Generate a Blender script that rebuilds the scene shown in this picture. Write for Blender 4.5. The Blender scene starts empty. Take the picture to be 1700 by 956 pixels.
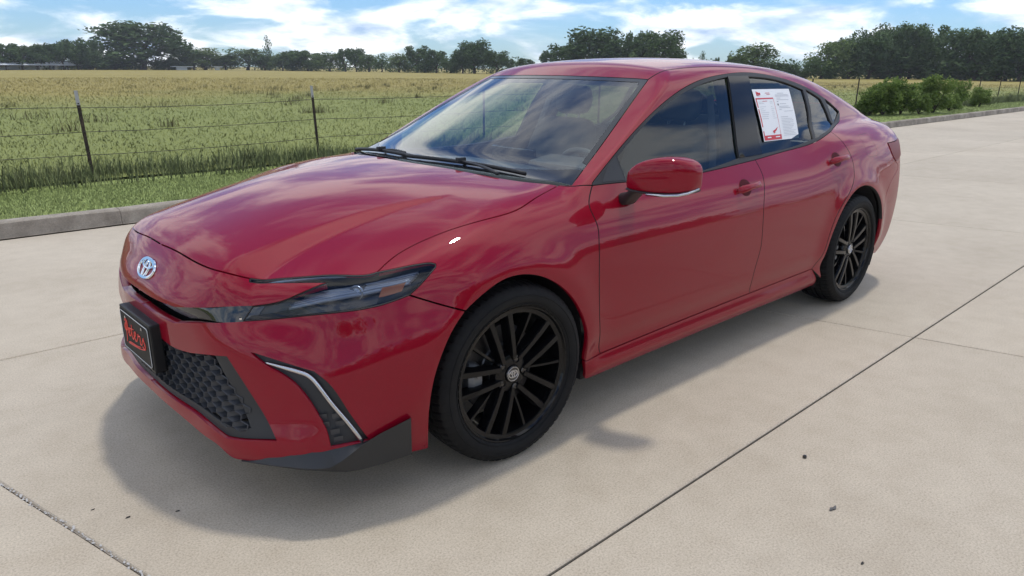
import bpy, bmesh, math, random
import numpy as np
from mathutils import Vector, Matrix, geometry
R_ = math.radians
sc = bpy.context.scene
# ---------------------------------------------------------------- camera
cam = bpy.data.cameras.new("camera"); camo = bpy.data.objects.new("camera", cam); sc.collection.objects.link(camo)
camo.location = (1.6451, 2.6229, 1.3870); camo.rotation_euler = (R_(73.0438), R_(-0.4068), R_(136.9574))
cam.sensor_width = 36; cam.lens = 1200.0196*36/1700; cam.clip_start = .05; cam.clip_end = 5000
sc.camera = camo
# ---------------------------------------------------------------- sky, sun, exposure
SUN = Vector((-.26, -.045, 1)).normalized()
w = bpy.data.worlds.new("World"); sc.world = w; w.use_nodes = True
nt = w.node_tree; N = nt.nodes; L = nt.links
bg = N["Background"]; sky = N.new("ShaderNodeTexSky"); sky.sky_type = 'NISHITA'; sky.sun_disc = False
sky.sun_elevation = math.asin(SUN.z); sky.sun_rotation = math.atan2(SUN.x, SUN.y)
sky.air_density = 1.0; sky.dust_density = .25; sky.ozone_density = 1.5
tc = N.new("ShaderNodeTexCoord"); sep = N.new("ShaderNodeSeparateXYZ"); L.new(tc.outputs["Generated"], sep.inputs[0])
def M(op, a, b=None, c=None, tree=None):
    t = tree or nt; n = t.nodes.new("ShaderNodeMath"); n.operation = op
    for i, v in enumerate((a, b, c)):
        if v is None: continue
        if hasattr(v, "is_output"): t.links.new(v, n.inputs[i])
        else: n.inputs[i].default_value = v
    return n.outputs[0]
zc_ = M('ADD', M('MAXIMUM', sep.outputs[2], 0.0), .26)
comb = N.new("ShaderNodeCombineXYZ"); L.new(M('DIVIDE', sep.outputs[0], zc_), comb.inputs[0]); L.new(M('DIVIDE', sep.outputs[1], zc_), comb.inputs[1])
nz = N.new("ShaderNodeTexNoise"); nz.inputs["Scale"].default_value = 1.9; nz.inputs["Detail"].default_value = 9; nz.inputs["Roughness"].default_value = .56
nz.inputs["Distortion"].default_value = .35; L.new(comb.outputs[0], nz.inputs["Vector"])
cr = N.new("ShaderNodeMapRange"); cr.inputs[1].default_value = .40; cr.inputs[2].default_value = .57; cr.interpolation_type = 'SMOOTHSTEP'
L.new(nz.outputs["Fac"], cr.inputs[0])
nz2 = N.new("ShaderNodeTexNoise"); nz2.inputs["Scale"].default_value = 3.4; nz2.inputs["Detail"].default_value = 6; L.new(comb.outputs[0], nz2.inputs["Vector"])
ccol = N.new("ShaderNodeMix"); ccol.data_type = 'RGBA'; ccol.inputs[6].default_value = (2.5, 3.5, 5.2, 1); ccol.inputs[7].default_value = (8.0, 8.1, 8.2, 1)
mr2 = N.new("ShaderNodeMapRange"); mr2.inputs[1].default_value = .32; mr2.inputs[2].default_value = .52; L.new(nz2.outputs["Fac"], mr2.inputs[0]); L.new(mr2.outputs[0], ccol.inputs[0])
mixs = N.new("ShaderNodeMix"); mixs.data_type = 'RGBA'; L.new(M('MULTIPLY', cr.outputs[0], .88), mixs.inputs[0])
hs = N.new("ShaderNodeHueSaturation"); hs.inputs["Saturation"].default_value = 1.0; hs.inputs["Value"].default_value = .62; L.new(sky.outputs[0], hs.inputs["Color"])
tint = N.new("ShaderNodeMix"); tint.data_type = 'RGBA'; tint.blend_type = 'MULTIPLY'; tint.inputs[0].default_value = 1; tint.inputs[7].default_value = (.60, .87, 1.26, 1); L.new(hs.outputs[0], tint.inputs[6])
L.new(tint.outputs[2], mixs.inputs[6]); L.new(ccol.outputs[2], mixs.inputs[7]); L.new(mixs.outputs[2], bg.inputs[0])
bg.inputs[1].default_value = .15
sl = bpy.data.lights.new("sun", 'SUN'); sl.energy = 1.25; sl.angle = R_(4.0); sl.color = (1, .95, .87)
so = bpy.data.objects.new("sun", sl); sc.collection.objects.link(so); so.rotation_euler = (-SUN).to_track_quat('-Z', 'Y').to_euler()
sc.view_settings.view_transform = 'Standard'; sc.view_settings.look = 'None'; sc.view_settings.exposure = .35; sc.view_settings.gamma = 1
# ---------------------------------------------------------------- helpers
random.seed(4); rng = np.random.default_rng(7)
def tag(o, label=None, cat=None, group=None, kind=None):
    if label: o["label"] = label
    if cat: o["category"] = cat
    if group: o["group"] = group
    if kind: o["kind"] = kind
    return o
def link(name, me, mats=(), parent=None):
    o = bpy.data.objects.new(name, me); sc.collection.objects.link(o)
    for m in mats:
        if me is not None and len(me.materials) < len(mats): me.materials.append(m)
    if parent: o.parent = parent
    return o
def empty(name, loc=(0, 0, 0), rz=0):
    o = bpy.data.objects.new(name, None); o.empty_display_size = .2; sc.collection.objects.link(o); o.location = loc; o.rotation_euler = (0, 0, rz); return o
def mesh(name, v, f, mi=None, smooth=False):
    me = bpy.data.meshes.new(name); me.from_pydata([tuple(p) for p in v], [], [tuple(q) for q in f])
    if mi is not None: me.polygons.foreach_set("material_index", np.array(mi, np.int32))
    if smooth: me.polygons.foreach_set("use_smooth", np.ones(len(me.polygons), bool))
    me.update(); return me
class MB:
    """collects shapes for one mesh"""
    def __init__(s): s.v = []; s.f = []; s.m = []
    def add(s, v, f, mi=0):
        o = len(s.v); s.v += [tuple(p) for p in v]; s.f += [tuple(i+o for i in q) for q in f]; s.m += [mi]*len(f); return s
    def box(s, c, d, mi=0, rot=None, taper=1):
        h = [x/2 for x in d]; P = []
        for sz in (-1, 1):
            t = taper if sz > 0 else 1
            for sx, sy in ((-1, -1), (1, -1), (1, 1), (-1, 1)): P.append(Vector((sx*h[0]*t, sy*h[1]*t, sz*h[2])))
        if rot is not None: P = [rot @ p for p in P]
        P = [p+Vector(c) for p in P]
        return s.add(P, [(0, 3, 2, 1), (4, 5, 6, 7), (0, 1, 5, 4), (1, 2, 6, 5), (2, 3, 7, 6), (3, 0, 4, 7)], mi)
    def tube(s, pts, r, n=8, mi=0, caps=True, flat=1.0, up=None):
        pts = [Vector(p) for p in pts]; rr = r if hasattr(r, '__len__') else [r]*len(pts); rings = []; pu = None
        for i, p in enumerate(pts):
            t = (pts[min(i+1, len(pts)-1)]-pts[max(i-1, 0)]).normalized()
            u = pu if pu is not None else (Vector(up) if up else (Vector((0, 0, 1)) if abs(t.z) < .9 else Vector((1, 0, 0))))
            u = (u-t*u.dot(t)).normalized(); b = t.cross(u); pu = u
            rings.append([p+(u*math.cos(2*math.pi*k/n)*flat+b*math.sin(2*math.pi*k/n))*rr[i] for k in range(n)])
        return s.loft(rings, mi, caps)
    def loft(s, rings, mi=0, caps=True, closed=True):
        n = len(rings[0]); v = [p for r in rings for p in r]; f = []
        for i in range(len(rings)-1):
            for k in range(n if closed else n-1): f.append((i*n+k, i*n+(k+1) % n, (i+1)*n+(k+1) % n, (i+1)*n+k))
        if caps: f.append(tuple(reversed(range(n)))); f.append(tuple((len(rings)-1)*n+k for k in range(n)))
        return s.add(v, f, mi)
    def build(s, name, mats, parent=None, smooth=False, bevel=0, subdiv=0, auto=None):
        if not isinstance(mats, (list, tuple)): mats = [mats]
        me = mesh(name, s.v, s.f, s.m, smooth)
        if bevel or subdiv or auto is not None:
            bm = bmesh.new(); bm.from_mesh(me)
            if auto is not None or bevel: bmesh.ops.recalc_face_normals(bm, faces=bm.faces)
            if bevel: bmesh.ops.bevel(bm, geom=[e for e in bm.edges if e.calc_face_angle(0) > .5], offset=bevel, segments=2, affect='EDGES', profile=.6)
            bm.to_mesh(me); bm.free()
            if auto is not None:
                me.polygons.foreach_set("use_smooth", np.ones(len(me.polygons), bool)); me.set_sharp_from_angle(angle=R_(auto))
        o = link(name, me, mats, parent)
        if subdiv:
            md = o.modifiers.new("s", 'SUBSURF'); md.levels = md.render_levels = subdiv
        return o
def lathe(mb, prof, n, axis='y', mi=0, mod=None, closed=False):
    """revolve (offset along axis, radius)"""
    rings = []
    for k in range(n):
        a = 2*math.pi*k/n; ring = []
        for j, (h, r) in enumerate(prof):
            if mod: r = r+mod(k, j)
            c, s_ = r*math.cos(a), r*math.sin(a)
            ring.append({'y': (c, h, s_), 'z': (c, s_, h), 'x': (h, c, s_)}[axis])
        rings.append(ring)
    m = len(prof); v = [p for r in rings for p in r]; f = []
    for k in range(n):
        for j in range(m-1 if not closed else m):
            f.append((k*m+j, k*m+(j+1) % m, ((k+1) % n)*m+(j+1) % m, ((k+1) % n)*m+j))
    mb.add(v, f, mi)
# ---------------------------------------------------------------- materials
def mat(name, col, rough=.5, metal=0, coat=0, **k):
    m = bpy.data.materials.new(name); m.use_nodes = True; b = m.node_tree.nodes["Principled BSDF"]
    b.inputs["Base Color"].default_value = (*col, 1); b.inputs["Roughness"].default_value = rough; b.inputs["Metallic"].default_value = metal
    b.inputs["Coat Weight"].default_value = coat
    for a, v in k.items(): b.inputs[a.replace('_', ' ')].default_value = v
    return m
def noise(t, scale, detail=4, rough=.55, coord='Object', vec=None):
    n = t.nodes.new("ShaderNodeTexNoise"); n.inputs["Scale"].default_value = scale; n.inputs["Detail"].default_value = detail; n.inputs["Roughness"].default_value = rough
    if vec is None:
        if coord == 'World':
            c = t.nodes.new("ShaderNodeNewGeometry"); vec = c.outputs["Position"]
        else:
            c = t.nodes.new("ShaderNodeTexCoord"); vec = c.outputs[coord]
    t.links.new(vec, n.inputs["Vector"]); return n.outputs["Fac"]
def ramp(t, fac, stops, interp='LINEAR'):
    n = t.nodes.new("ShaderNodeValToRGB"); n.color_ramp.interpolation = interp; e = n.color_ramp.elements
    while len(e) < len(stops): e.new(.5)
    for i, (p, c) in enumerate(stops): e[i].position = p; e[i].color = (*c, 1) if len(c) == 3 else c
    t.links.new(fac, n.inputs[0]); return n.outputs[0]
def mixc(t, fac, a, b, mode='MIX'):
    n = t.nodes.new("ShaderNodeMix"); n.data_type = 'RGBA'; n.blend_type = mode
    for i, v in ((0, fac), (6, a), (7, b)):
        if hasattr(v, "is_output"): t.links.new(v, n.inputs[i])
        else: n.inputs[i].default_value = v if i == 0 else ((*v, 1) if len(v) == 3 else v)
    return n.outputs[2]
def bump(m, h, strength=.2, dist=.01):
    t = m.node_tree; n = t.nodes.new("ShaderNodeBump"); n.inputs["Strength"].default_value = strength; n.inputs["Distance"].default_value = dist
    t.links.new(h, n.inputs["Height"]); t.links.new(n.outputs[0], t.nodes["Principled BSDF"].inputs["Normal"])
def base(m, c): m.node_tree.links.new(c, m.node_tree.nodes["Principled BSDF"].inputs["Base Color"])

m_paint = mat("red_paint", (.2, .002, .01), .42, .03, .68, Coat_Roughness=.010, Specular_IOR_Level=.06, Coat_IOR=1.5)
t = m_paint.node_tree
fl = noise(t, 900, 2); b_ = t.nodes["Principled BSDF"]; base(m_paint, ramp(t, fl, [(.35, (.195, .0006, .0105)), (.65, (.270, .0011, .0145))]))
m_dark = mat("inner_black", (.012, .012, .013), .8)
m_gloss = mat("gloss_black", (.006, .006, .007), .08, 0, .6)
m_plast = mat("black_plastic", (.018, .019, .021), .48); t = m_plast.node_tree; bump(m_plast, noise(t, 1400, 2), .12, .001)
m_plast2 = mat("grille_plastic", (.045, .048, .054), .36); t = m_plast2.node_tree; bump(m_plast2, noise(t, 1200, 2), .08, .001)
m_rub = mat("rubber_seal", (.010, .010, .011), .55)
m_chrome = mat("chrome", (.78, .79, .80), .08, 1)
m_silver = mat("silver_trim", (.55, .56, .58), .25, 1)
m_tyre = mat("tyre_rubber", (.016, .016, .017), .72, Specular_IOR_Level=.25); t = m_tyre.node_tree; bump(m_tyre, noise(t, 260, 3), .18, .002)
base(m_tyre, ramp(t, noise(t, 14, 5), [(.3, (.005, .005, .0055)), (.75, (.011, .0107, .0105))]))
m_alloy = mat("black_alloy", (.003, .003, .0036), .35, 0, .55, Coat_Roughness=.03, Specular_IOR_Level=.05)
m_disc = mat("brake_steel", (.10, .10, .105), .4, 1)
m_calip = mat("cast_metal", (.20, .205, .21), .5, .6); t = m_calip.node_tree; bump(m_calip, noise(t, 220, 3), .3, .002)
m_cloth = mat("seat_fabric", (.065, .066, .068), .85); t = m_cloth.node_tree; bump(m_cloth, noise(t, 600, 2), .2, .002)
m_dash = mat("dash_plastic", (.030, .031, .033), .55)
m_light_trim = mat("headliner", (.26, .25, .24), .9)
m_mirror = mat("mirror_glass", (.8, .82, .84), .01, 1)
m_amber = mat("amber_reflector", (.26, .075, .022), .3)
m_red_lens = mat("red_lens", (.16, .003, .006), .35, Specular_IOR_Level=.12)
m_white = mat("white_paper", (.78, .79, .80), .5); m_pred = mat("red_print", (.55, .02, .035), .5); m_pgrey = mat("grey_print", (.42, .44, .47), .6); m_pblk = mat("black_print", (.03, .03, .035), .5)
m_script = mat("red_script", (.85, .10, .07), .5)
def glass(name, col, alpha_t, refl_ior=1.5, spec=1.0):
    """thin automotive glass: coloured straight-through part plus mirror reflection"""
    m = bpy.data.materials.new(name); m.use_nodes = True; t = m.node_tree; t.nodes.clear()
    o = t.nodes.new("ShaderNodeOutputMaterial"); tr = t.nodes.new("ShaderNodeBsdfTransparent"); tr.inputs[0].default_value = (*[c*alpha_t for c in col], 1)
    g = t.nodes.new("ShaderNodeBsdfGlossy"); g.inputs["Roughness"].default_value = .004; g.inputs["Color"].default_value = (spec, spec, spec, 1)
    ge = t.nodes.new("ShaderNodeNewGeometry"); vm = t.nodes.new("ShaderNodeVectorMath"); vm.operation = 'DOT_PRODUCT'; t.links.new(ge.outputs["Incoming"], vm.inputs[0]); t.links.new(ge.outputs["Normal"], vm.inputs[1])
    f0 = 2*((refl_ior-1)/(refl_ior+1))**2
    fr = M('ADD', M('MULTIPLY', M('POWER', M('SUBTRACT', 1.0, M('ABSOLUTE', vm.outputs["Value"], tree=t), tree=t), 4.6, tree=t), 1-f0, tree=t), f0, tree=t)
    mx = t.nodes.new("ShaderNodeMixShader"); t.links.new(fr, mx.inputs[0]); t.links.new(tr.outputs[0], mx.inputs[1]); t.links.new(g.outputs[0], mx.inputs[2]); t.links.new(mx.outputs[0], o.inputs[0])
    return m
m_wind = glass("windscreen_glass", (.86, .96, .92), 1.0, 1.55)
m_side = glass("side_glass", (.72, .84, .81), .74, 1.42, .8)
m_privacy = glass("privacy_glass", (.62, .76, .75), .34, 1.42, .75)
m_lens = glass("clear_lens", (.90, .94, 1.0), .82, 1.32, .8)

# ---------------------------------------------------------------- body surface (metres; x forward, y left, z up; front axle at x = 0)
def spl(xs, ys):
    """natural cubic spline, linear outside its knots"""
    xs = np.array(xs, float); ys = np.array(ys, float); n = len(xs); h = np.diff(xs)
    A = np.eye(n); b = np.zeros(n)
    for i in range(1, n-1):
        A[i, i-1], A[i, i], A[i, i+1] = h[i-1], 2*(h[i-1]+h[i]), h[i]
        b[i] = 6*((ys[i+1]-ys[i])/h[i]-(ys[i]-ys[i-1])/h[i-1])
    m = np.linalg.solve(A, b)
    s0 = (ys[1]-ys[0])/h[0]-h[0]*(2*m[0]+m[1])/6; s1 = (ys[-1]-ys[-2])/h[-1]+h[-1]*(m[-2]+2*m[-1])/6
    def f(x):
        x = np.asarray(x, float); xc = np.clip(x, xs[0], xs[-1])
        i = np.clip(np.searchsorted(xs, xc)-1, 0, n-2); a = xs[i+1]-xc; c = xc-xs[i]; hh = h[i]
        y = (m[i]*a**3+m[i+1]*c**3)/(6*hh)+(ys[i]/hh-m[i]*hh/6)*a+(ys[i+1]/hh-m[i+1]*hh/6)*c
        return y+np.where(x < xs[0], (x-xs[0])*s0, 0)+np.where(x > xs[-1], (x-xs[-1])*s1, 0)
    return f
def tab(xs, ys, pad=1.6, st=.001):
    """the spline above as a fine table"""
    f = spl(xs, ys); X = np.arange(min(xs)-pad, max(xs)+pad, st); Y = f(X)
    return lambda x: np.interp(x, X, Y)
def spl2(zs, ys, G, st=.002):
    """tensor product spline G[z][y] on |y| as a table"""
    Z = np.arange(-.6, 1.8, st); Yy = np.arange(0, 2.2, st)
    card = np.stack([spl(zs, np.eye(len(zs))[i])(Z) for i in range(len(zs))], 1)
    T = card @ np.stack([spl(ys, g)(Yy) for g in G])
    def f(y, z):
        a = np.clip((np.asarray(z)+.6)/st, 0, len(Z)-2.001); b = np.clip(np.abs(y)/st, 0, len(Yy)-2.001)
        i = a.astype(int); j = b.astype(int); a = a-i; b = b-j
        return (T[i, j]*(1-b)+T[i, j+1]*b)*(1-a)+(T[i+1, j]*(1-b)+T[i+1, j+1]*b)*a
    return f
def smax(a, b, k):
    h = np.maximum(k-np.abs(a-b), 0)/k
    return np.maximum(a, b)+h*h*k/4
def smin(a, b, k): return -smax(-a, -b, k)
def sstep(t): t = np.clip(t, 0, 1); return t*t*t*(t*(6*t-15)+10)
W_ = tab([-4.1, -3.8, -3.5, -3.2, -2.8, -2.2, -1.6, -1, -.5, 0, .25, .5, .7, .9], [.70, .81, .876, .905, .918, .912, .905, .903, .907, .916, .912, .893, .86, .80])
I_ = tab([.1, .17, .22, .28, .35, .45, .55, .65, .72, .78, .84, .90, .97, 1.05, 1.15], [.085, .05, .034, .022, .012, .004, 0, .001, .008, .022, .043, .075, .122, .185, .27])
Ir_ = tab([.1, .17, .22, .28, .35, .45, .55, .65, .75, .84, .90, .97, 1.05, 1.15, 1.25], [.10, .07, .045, .025, .012, .004, 0, .003, .015, .033, .052, .085, .14, .25, .40])
def S_(x, z):
    w = W_(x); t = sstep((-2.0-x)/.9)
    ins = I_(z)*(1-t)+Ir_(z)*t
    sk = sstep((-.35-x)/.1)*sstep((x+2.55)/.1)                      # door skirt: sill steps out below the doors
    ins = ins-sk*(.020*np.exp(-((z-.225)/.045)**2)-.010*np.exp(-((z-.31)/.05)**2))
    for cx, r0, a in ((.02, .40, .012), (-2.815, .40, .016)):
        r = np.hypot(x-cx, (z-.335)); ins = ins-a*np.exp(-((r-r0)/.075)**2)*sstep((z-.15)/.3)
    # shoulder crease that fades in over the doors and the rear quarter
    return w-ins
Hc_ = tab([-4, -3.9, -3.6, -3.3, -2.9, -2.4, -2, -1.5, -1, -.8, -.6, -.4, -.15, 0, .3, .45, .6, .8, .9, 1.0],
          [1.01, 1.05, 1.105, 1.115, 1.10, 1.11, 1.14, 1.17, 1.15, 1.11, 1.05, 1.005, .990, .979, .948, .923, .890, .830, .79, .74])
Hd_ = tab([-3.9, -3.3, -2.6, -2, -1, -.6, -.31, .16, .36, .6, .9], [.07, .05, .02, 0, 0, .02, .036, .060, .090, .108, .085])
yc1 = tab([-.2, 0, .15, .3, .6, .83, .9], [.64, .585, .533, .490, .458, .440, .436])
yc2 = tab([-.2, 0, .15, .3, .6, .77, .9], [.648, .600, .556, .530, .522, .545, .575])
def H_(x, y):
    y = np.abs(y); q = y/.7
    h = Hc_(x)-Hd_(x)*(.45*q**2+.55*q**3.2)
    a, b = yc1(x), yc2(x); w = np.maximum(b-a, .012); A = .40*w*sstep((x-.0)/.16)*(x > -.1)
    t = (y-a)/w; h = h-A*(smax(t, 0*t, .16)-smax(t-1, 0*t, .16))+A*.8*np.clip((y-b)/.28, 0, 1)     # bonnet facet between two creases
    return h+.010*sstep((x+.3)/.6)*np.exp(-(y/.40)**4)
Fy = [0, .2, .35, .5, .6, .7, .8, .9, 1.0]
Fz = [.05, .10, .17, .22, .35, .50, .60, .66, .72, .80, .88, .96]
F_ = spl2(Fz, Fy, [
    [.85, .845, .82, .78, .74, .67, .57, .38, .10],
    [.91, .905, .88, .845, .80, .72, .62, .42, .15],
    [.944, .940, .926, .900, .86, .785, .69, .50, .22],
    [.958, .954, .940, .920, .885, .82, .73, .56, .28],
    [.955, .950, .930, .908, .865, .80, .70, .51, .24],
    [.952, .947, .926, .895, .845, .77, .66, .47, .20],
    [.953, .948, .922, .878, .815, .73, .61, .40, .12],
    [.947, .941, .914, .854, .782, .70, .585, .34, .06],
    [.912, .907, .886, .839, .77, .69, .56, .30, 0],
    [.868, .862, .842, .813, .755, .66, .52, .24, -.1],
    [.79, .785, .77, .735, .675, .58, .42, .12, -.2],
    [.70, .695, .68, .645, .58, .48, .32, .02, -.3]])
Rr_ = tab([.1, .2, .35, .6, .75, .9, .98, 1.06], [-3.62, -3.72, -3.83, -3.885, -3.90, -3.925, -3.935, -3.90])
def B_(y, z): return Rr_(z)+.20*(np.abs(y)/.8)**3
Gb_ = tab([-3.5, -3, -2.6, -2.2, -1.7, -1.2, -.8, -.4, 0], [.625, .695, .738, .763, .778, .785, .786, .780, .765])
Gt_ = tab([.8, .97, 1.1, 1.2, 1.3, 1.38, 1.46], [-.04, 0, .045, .088, .138, .186, .25])
def G_(x, z): return Gb_(x)-Gt_(z)
Wc_ = tab([.8, .9, .96, 1.15, 1.34, 1.43], [.09, -.115, -.24, -.637, -1.05, -1.26])
def WS_(y, z): return Wc_(z)-.18*(np.abs(y)/.7)**2.2
Rc_ = tab([-3.8, -3.5, -3.2, -2.9, -2.6, -2.2, -1.8, -1.5, -1.2, -1.0, -.8], [1.075, 1.180, 1.263, 1.338, 1.393, 1.434, 1.445, 1.437, 1.412, 1.387, 1.35])
def Roof_(x, y): return Rc_(x)-.040*(np.abs(y)/.55)**2.4
def fbody(x, y, z):
    a = np.abs(y)
    side = smax(a-S_(x, z), z-H_(x, y), .10)
    return smax(smax(side, x-F_(y, z), .07), B_(y, z)-x, .12)
def fglass(x, y, z):
    a = np.abs(y)
    s = smax(a-G_(x, z), z-Roof_(x, y), .07)
    return np.maximum(smax(s*.9, (x-WS_(y, z))*.42, .018), np.maximum(.84-z, -3.76-x))
def U(P):
    x, y, z = P[..., 0], P[..., 1], P[..., 2]
    return smin(fbody(x, y, z), fglass(x, y, z), .035)
def grad(P, f=U, e=3e-3):
    g = np.stack([f(P+d)-f(P-d) for d in np.eye(3)*e], -1)
    return g/np.linalg.norm(g, axis=-1, keepdims=True)
def march(P, D, f=U, n=240, step=.01):
    """first point along P + t D (vectorised) where f changes from + to -"""
    P = np.array(P, float); D = np.broadcast_to(D, P.shape); t = np.zeros(len(P)); done = np.zeros(len(P), bool)
    v = f(P); lo = t.copy(); hi = t.copy()
    for _ in range(n):
        t2 = t+step; v2 = f(P+t2[:, None]*D); hit = (~done) & (v2 <= 0)
        lo[hit] = t[hit]; hi[hit] = t2[hit]; done |= hit; t = np.where(done, t, t2)
        if done.all(): break
    for _ in range(14):
        m = (lo+hi)/2; ins = f(P+m[:, None]*D) <= 0
        hi = np.where(ins, m, hi); lo = np.where(ins, lo, m)
    return P+hi[:, None]*D, done

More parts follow.
